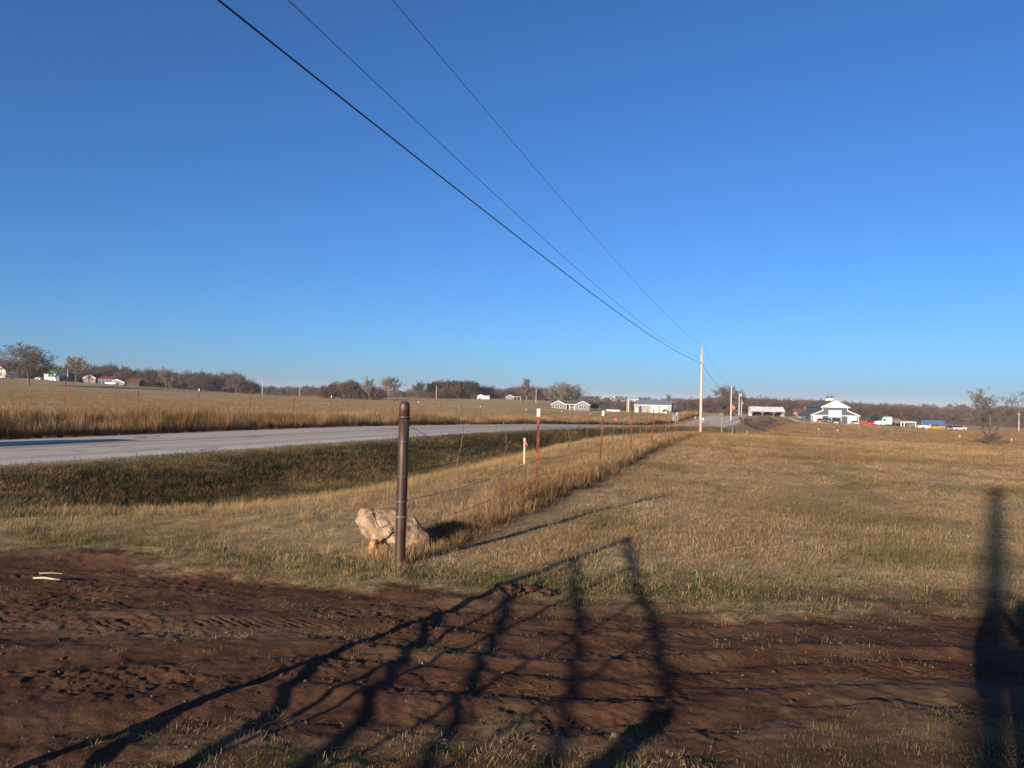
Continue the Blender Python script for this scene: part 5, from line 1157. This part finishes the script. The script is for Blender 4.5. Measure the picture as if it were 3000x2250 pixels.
# truck tractor, facing left
TT = thing('truck_tractor', 'pale aqua truck tractor with tall sleeper box parked facing left', 'truck', on(2590, 267, 1248), R(2))
part('hood', loft([(-3.1, .75, .75, 1.55, .6), (-2.9, .85, .6, 1.75, .7), (-1.2, .95, .6, 1.9, .78)]), 'car_aqua', TT, bevel=0.05)
for sg in (-1, 1): part('fender', MB().prism([(-2.95 + 0.0, .7), (-2.75, 1.15), (-2.1, 1.25), (-1.5, 1.0), (-1.2, .7)], min(sg * .8, sg * 1.2), max(sg * .8, sg * 1.2)), 'car_aqua', TT)
cb = part('cab', MB().prism([(-1.2, .6), (-1.2, 1.95), (-0.95, 2.75), (0.25, 2.8), (0.25, .6)], -1.05, 1.05), 'car_aqua', TT, bevel=0.05)
for sg in (-1, 1): part('side_window', MB().prism([(-0.95, 1.9), (-0.78, 2.5), (-0.05, 2.5), (-0.05, 1.9)], min(sg * 1.055, sg * 1.075), max(sg * 1.055, sg * 1.075)), 'glass', cb)
part('windscreen', MB().slab((-1.22, -.9, 2.0), (-1.22, .9, 2.0), (-1.0, .9, 2.68), (-1.0, -.9, 2.68), 0.02), 'glass', cb)
part('sleeper', MB().prism([(0.27, .75), (0.27, 3.1), (0.45, 3.3), (2.0, 3.3), (2.2, 3.1), (2.2, .75)], -1.15, 1.15), 'car_aqua', TT, bevel=0.06)
part('chassis', MB().box(-2.9, -.5, .55, 5.2, .5, .8), 'car_black', TT); part('fuel_tank', MB().lathe([(.05, -1.0), (.32, -.98), (.32, .98), (.05, 1.0)], 14, (0.9, -.85, .6), 'x'), 'chrome', TT)
part('bumper', MB().box(-3.3, -1.1, .4, -3.12, 1.1, .75), 'chrome', TT); part('grille', MB().box(-3.17, -.5, .85, -3.11, .5, 1.5), 'chrome', TT)
for sg in (-1, 1):
    part('headlight', MB().lathe([(.02, -.06), (.12, -.05), (.12, .05), (.02, .06)], 10, (-2.98, sg * .88, .95), 'x'), 'lamp', TT); part('exhaust', MB().tube([(.26, sg * 1.2, .8), (.26, sg * 1.2, 3.7)], .06, 8), 'chrome', TT)
    for x_ in (-2.15, 3.2, 4.5): wheel(TT, x_, sg * .95, .5, .35)
# blue container
BX = thing('blue_container', 'blue box container standing in the lower field', 'container', on(2738, 262, 1258), R(-4))
part('box', MB().box(-3.3, 0, 0.15, 3.3, 2.5, 2.95), 'car_blue', BX, bevel=0.03)
for i in range(16): part('rib', MB().box(-3.15 + i * 0.41, -0.04, 0.3, -3.0 + i * 0.41, -0.002, 2.8), 'car_blue', BX)
part('door', MB().box(3.303, 0.1, 0.3, 3.34, 2.4, 2.8), 'car_blue', BX); part('skid', MB().box(-3.2, 0.2, -0.3, 3.2, 0.5, 0.148).box(-3.2, 2.0, -0.3, 3.2, 2.3, 0.148), 'grey_metal', BX)
YB = thing('yellow_bin', 'low yellow steel bin in front of the blue container', 'bin', on(2751, 252, 1259), R(-2))
part('shell', MB().prism([(-1.95, -0.1), (1.95, -0.1), (2.0, 1.15), (-2.0, 1.15)], 0, 1.4), 'yellow', YB); part('rim', MB().box(-2.06, -0.06, 1.152, 2.06, 1.46, 1.26), 'yellow', YB)
for x_ in (-1.4, -0.5, 0.5, 1.4): part('stiffener', MB().box(x_ - .05, -.07, .02, x_ + .05, -.004, 1.1), 'yellow', YB)
part('loading_mouth', MB().box(-0.6, -0.03, 0.2, 0.2, -0.005, 0.35), 'dark_inside', YB)
RM = thing('red_tool_box', 'red roofed crate between the blue container and the yellow bin', 'crate', on(2733, 257, 1257, ), 0)
part('body', MB().box(-0.9, 0, 1.2, 0.9, 0.8, 1.55).box(-0.8, 0.1, -0.2, 0.8, 0.7, 1.198), 'car_white', RM); part('lid', MB().box(-1.0, -0.06, 1.552, 1.0, 0.86, 1.75), 'car_red', RM)
# white pipe-framed stock trailer
FT = thing('stock_trailer', 'white pipe-framed open trailer right of the truck tractor', 'trailer', on(2661, 258, 1255), R(3))
for x_ in (-1.9, 1.9):
    for y_ in (-.9, .9): part('upright', MB().box(x_ - .14, y_ - .1, 0.3, x_ + .14, y_ + .1, 1.85), 'car_white', FT)
part('top_frame', MB().box(-2.1, -1.05, 1.852, 2.1, -.8, 2.15).box(-2.1, .8, 1.852, 2.1, 1.05, 2.15).box(-2.1, -.798, 1.87, -1.85, .798, 2.1).box(1.85, -.798, 1.87, 2.1, .798, 2.1), 'car_white', FT)
part('deck', MB().box(-2.3, -1.1, 0.45, 2.3, 1.1, 0.6), 'post_wood', FT); part('load', MB().box(-0.2, -.6, .602, 1.4, .6, 1.3), 'grey_board', FT)
for x_ in (-.5, .5):
    for sg in (-1, 1): wheel(FT, x_, sg * 1.0, .34, .2)
car('parked_car', 'dark old car between the truck tractor and the white trailer', 2634, 262, 1254, 10, 'car_black', 'sedan', group='vehicles in the lower field')
dm = stone('dirt_mound', 'small brown dirt mound right of the aqua truck tractor', 2627, 1249, 276, 6.0, 4.2, plain('bare_earth', (0.20, 0.125, 0.08), (0.14, 0.085, 0.055), 2.0, 0.95), 41, 'mound')
tag(obj('yard_post', MB().lathe([(0.16, -0.3), (0.14, 2.2), (0.05, 2.3)], 8), M['post_wood'], None, on(2702, 255, 1256), smooth=True), 'stout wooden post left of the blue container', 'post')

# ------------------------------------------------------------------ signs, mailboxes and small markers
q = on(1978, 96, 1238); q = (q[0], q[1], q[2])
RSG = thing('road_sign', 'grey back of a square road sign on a steel post beside the road', 'sign', q, R(8))
part('plate', MB().box(-0.37, -0.012, 0.85, 0.37, 0.0, 1.55), 'grey_metal', RSG, bevel=0.004); part('post', MB().box(-0.035, -0.06, -0.4, 0.035, -0.0125, 1.6), 'post_wood', RSG)
q = on(2146, 165, 1226); SG = thing('stop_sign', 'small red octagonal stop sign beside the second utility pole', 'sign', q, R(10))
oct_ = lambda r_: [(r_ * math.cos(R(22.5 + 45 * i)), 1.75 + r_ * math.sin(R(22.5 + 45 * i))) for i in range(8)]
pl = part('plate', MB().prism(oct_(0.50), 0.0, 0.012), 'white', SG); part('face', MB().prism(oct_(0.45), -0.006, -0.001), 'sign_red', pl)
part('post', MB().box(-0.03, 0.013, -0.4, 0.03, 0.06, 2.1), 'grey_metal', SG)
fc = bpy.data.curves.new('lettering', 'FONT'); fc.body = 'STOP'; fc.size = 0.36; fc.align_x = 'CENTER'; fc.align_y = 'CENTER'; fc.extrude = 0.002
fo = bpy.data.objects.new('lettering', fc); COL.objects.link(fo); fo.parent = pl; fo.location = (0, -0.010, 1.75); fo.rotation_euler = (R(90), 0, 0); fc.materials.append(M['white'])
def mailbox(px, d, py, label, h=1.05):
    b = thing('mailbox', label, 'mailbox', on(px, d, py), R(60), 'roadside mailboxes')
    part('box', MB().prism([(-.12, h), (-.12, h + .16), (-.085, h + .25), (0, h + .285), (.085, h + .25), (.12, h + .16), (.12, h)], -.28, .28), 'white', b); part('post', MB().box(-.045, -.045, -.3, .045, .045, h - 0.002), 'post_wood', b)
    part('flag', MB().box(.122, -.1, h + .12, .135, .02, h + .32), 'sign_red', b)
mailbox(2057, 110, 1236, 'white mailbox just right of the tall utility pole'); mailbox(2159, 168, 1228, 'white mailbox left of the transformer pole', 1.1)
TK = thing('propane_tank', 'white rounded tank at the left end of the loafing shed', 'tank', on(2198, 276, 1221), 0)
part('shell', MB().lathe([(.02, -.55), (.35, -.48), (.5, -.3), (.5, .3), (.35, .48), (.02, .55)], 16, (0, 0, .75), 'x'), 'white', TK, smooth=True)
for x_ in (-.3, .3): part('leg', MB().box(x_ - .06, -.3, -.2, x_ + .06, .3, .3), 'grey_metal', TK)
for i, (px, py, d, lb) in enumerate([(2715, 1266, 235, 'white marker below the blue container'), (2516, 1254, 230, 'white marker below the red pickup'), (2453, 1273, 150, 'white marker nearest the pale mown track'), (2661, 1267, 190, 'white marker below the stock trailer'), (2812, 1280, 150, 'white marker left of the lone tree'), (2963, 1287, 140, 'white marker right of the lone tree'), (2398, 1270, 150, 'white marker at the left of the lower field')]):
    b = thing('field_marker', 'tiny ' + lb, 'marker', on(px, d, py), 0, 'white markers in the lower field')
    part('stake', MB().box(-.05, -.03, -.2, .05, .03, .42), 'white', b); part('cap', MB().box(-.07, -.05, .422, .07, .05, .5), 'white', b)
for px, d, py, lb in [(2115, 150, 1224, 'pale rubble heap at the road end of the gravel drive'), (2138, 150, 1226, 'red-brown rubble heap at the mouth of the gravel drive')]:
    stone('rubble_heap', lb, px, py, d, 1.5, 1.1, M['clod'] if 'red' in lb else M['stone'], int(px), 'rubble')

# sport utility vehicle driving on the far lane, just left of the picture: its shadow crosses the road
q = RO + RD * 18.1 + RN * -2.35
sv = car('passing_car', 'dark car on the far lane just left of the picture, shading the road', 0, 0, 0, 0, 'car_black', 'suv')
sv.location = (q[0], q[1], float(rz(18.1)) + 0.03); sv.rotation_euler = (0, 0, math.atan2(RD[1], RD[0]) + math.pi)

# ------------------------------------------------------------------ the photographer (seen only by the shadow)
M['skin'] = plain('skin', (0.42, 0.26, 0.19), None, 8, 0.6); M['jacket'] = plain('dark_jacket', (0.03, 0.032, 0.04), None, 6, 0.9)
M['jeans'] = plain('blue_jeans', (0.045, 0.06, 0.10), None, 9, 0.9); M['hair'] = plain('brown_hair', (0.05, 0.03, 0.02), None, 20, 0.7); M['boot'] = plain('brown_boots', (0.07, 0.04, 0.025), None, 8, 0.7)
M['phone'] = NT('phone_glass').fin((0.01, 0.01, 0.012), 0.15, 0.5)
PX, PY = -0.01, -0.52
person = thing('person', 'photographer in dark jacket and jeans holding a phone up with both hands', 'person', (PX, PY, gz(PX, PY)))
def skin(name, J, E_, mat, root=0, sub=2):
    me = bpy.data.meshes.new(name); me.from_pydata([j[:3] for j in J], E_, []); o = bpy.data.objects.new(name, me); COL.objects.link(o); o.parent = person
    m_ = o.modifiers.new('skin', 'SKIN'); m_.use_smooth_shade = True
    if not me.skin_vertices: 
        bpy.context.view_layer.objects.active = o
    for v, j in zip(me.skin_vertices[0].data, J): v.radius = (j[3], j[4] if len(j) > 4 else j[3])
    me.skin_vertices[0].data[root].use_root = True
    ss_ = o.modifiers.new('subsurf', 'SUBSURF'); ss_.levels = sub; ss_.render_levels = sub
    me.materials.append(M[mat]); return o
J = [(0, 0, .95, .15, .11), (0, .01, 1.15, .14, .10), (0, 0, 1.36, .16, .105), (0, 0, 1.47, .06), (0, .03, 1.545, .065), (0, .045, 1.60, .078, .092), (0, .04, 1.67, .06)]
E_ = [(0, 1), (1, 2), (2, 3), (3, 4), (4, 5), (5, 6)]
for sg in (-1, 1):
    k = len(J); J += [(sg * .17, 0, 1.40, .06), (sg * .27, .15, 1.20, .045), (sg * .17 - .02, .36, 1.42, .036), (sg * .10 - .015, .44, 1.545, .03, .022), (sg * .088 - .01, .462, 1.585, .034, .018)]
    E_ += [(2, k), (k, k + 1), (k + 1, k + 2), (k + 2, k + 3), (k + 3, k + 4)]
    for f, (dx, dz, ln) in enumerate([(0.0, .028, .05), (0.0, .012, .056), (0.0, -.004, .052), (0.0, -.02, .042)]):   # four fingers behind the phone
        a = len(J); bx, by, bz = J[k + 4][:3]
        J += [(bx - sg * .012, by + .012, bz + dz, .009), (bx - sg * ln * .55, by + .020, bz + dz + .006, .0085), (bx - sg * ln, by + .012, bz + dz + .01, .0075)]
        E_ += [(k + 4, a), (a, a + 1), (a + 1, a + 2)]
    a = len(J); bx, by, bz = J[k + 3][:3]; J += [(bx - sg * .018, by - .012, bz + .02, .011), (bx - sg * .035, by - .010, bz + .042, .0095)]; E_ += [(k + 3, a), (a, a + 1)]   # thumb on the screen side
    k = len(J); J += [(sg * .10, 0, .90, .095), (sg * .12, .03, .50, .062), (sg * .13, -.01, .09, .042), (sg * .135, .13, .04, .04)]; E_ += [(0, k), (k, k + 1), (k + 1, k + 2), (k + 2, k + 3)]
skin('body', J, E_, 'skin')
K = [(0, 0, .92, .185, .14), (0, .01, 1.15, .18, .135), (0, 0, 1.36, .19, .14), (0, 0, 1.47, .085)]; E2 = [(0, 1), (1, 2), (2, 3)]
for sg in (-1, 1): k = len(K); K += [(sg * .18, 0, 1.40, .085), (sg * .275, .15, 1.20, .068), (sg * .17 - .02, .36, 1.42, .052), (sg * .11 - .015, .425, 1.52, .045)]; E2 += [(2, k), (k, k + 1), (k + 1, k + 2), (k + 2, k + 3)]
skin('jacket', K, E2, 'jacket')
K = [(0, 0, .95, .165, .125)]; E2 = []
for sg in (-1, 1): k = len(K); K += [(sg * .10, 0, .86, .112), (sg * .12, .03, .50, .082), (sg * .13, -.01, .10, .07)]; E2 += [(0, k), (k, k + 1), (k + 1, k + 2)]
skin('jeans', K, E2, 'jeans')
for sg in (-1, 1): skin('boot', [(sg * .13, -.03, .10, .06), (sg * .13, -.02, .055, .055), (sg * .135, .08, .05, .052), (sg * .14, .17, .04, .042)], [(0, 1), (1, 2), (2, 3)], 'boot', 1)
skin('hair', [(0, -.02, 1.60, .085, .075), (0, .0, 1.675, .085, .09), (0, .05, 1.70, .065, .06)], [(0, 1), (1, 2)], 'hair', 1)
fc_ = MB()
fc_.tube([(0, .125, 1.625), (0, .15, 1.59), (0, .13, 1.58)], [.006, .014, .008], 6); obj('nose', fc_, M['skin'], person, smooth=True)
for sg in (-1, 1):
    obj('eye', MB().lathe([(.002, -.012), (.009, -.008), (.012, 0), (.009, .008), (.002, .012)], 8, (sg * .033, .118, 1.625), 'y'), M['white'], person, smooth=True)
    obj('ear', MB().lathe([(.004, -.008), (.022, -.004), (.022, .004), (.004, .008)], 8, (sg * .082, .03, 1.60), 'x'), M['skin'], person, smooth=True)
obj('mouth', MB().tube([(-.025, .118, 1.548), (0, .128, 1.548), (.025, .118, 1.548)], .005, 5), M['rock_red'], person, smooth=True)
ph = thing('phone', 'black phone held sideways by the photographer', 'phone', (-0.03, -0.016, 1.592))
obj('body', MB().box(-.078, -.004, -.036, .078, .004, .036), M['phone'], ph, bevel=0.003)
obj('lens', MB().lathe([(.009, 0), (.009, .0015), (.005, .002)], 12, (.030, .0042, .008), 'y'), M['chrome'], ph)

# ------------------------------------------------------------------ haze
hz = NT('thin_haze'); hz.n.remove(hz.b)
pv = hz.new('ShaderNodeVolumePrincipled'); pv.inputs['Color'].default_value = (0.86, 0.90, 0.97, 1); pv.inputs['Density'].default_value = 0.00012; pv.inputs['Anisotropy'].default_value = 0.0
hz.lk(pv.outputs[0], hz.out.inputs['Volume'])
zlo = min(v.co.z for v in bpy.data.objects['ground'].data.vertices)
obj('haze', MB().box(-7200, -7200, zlo - 1.0, 7200, 7200, 42), hz.m, None, kind='stuff')
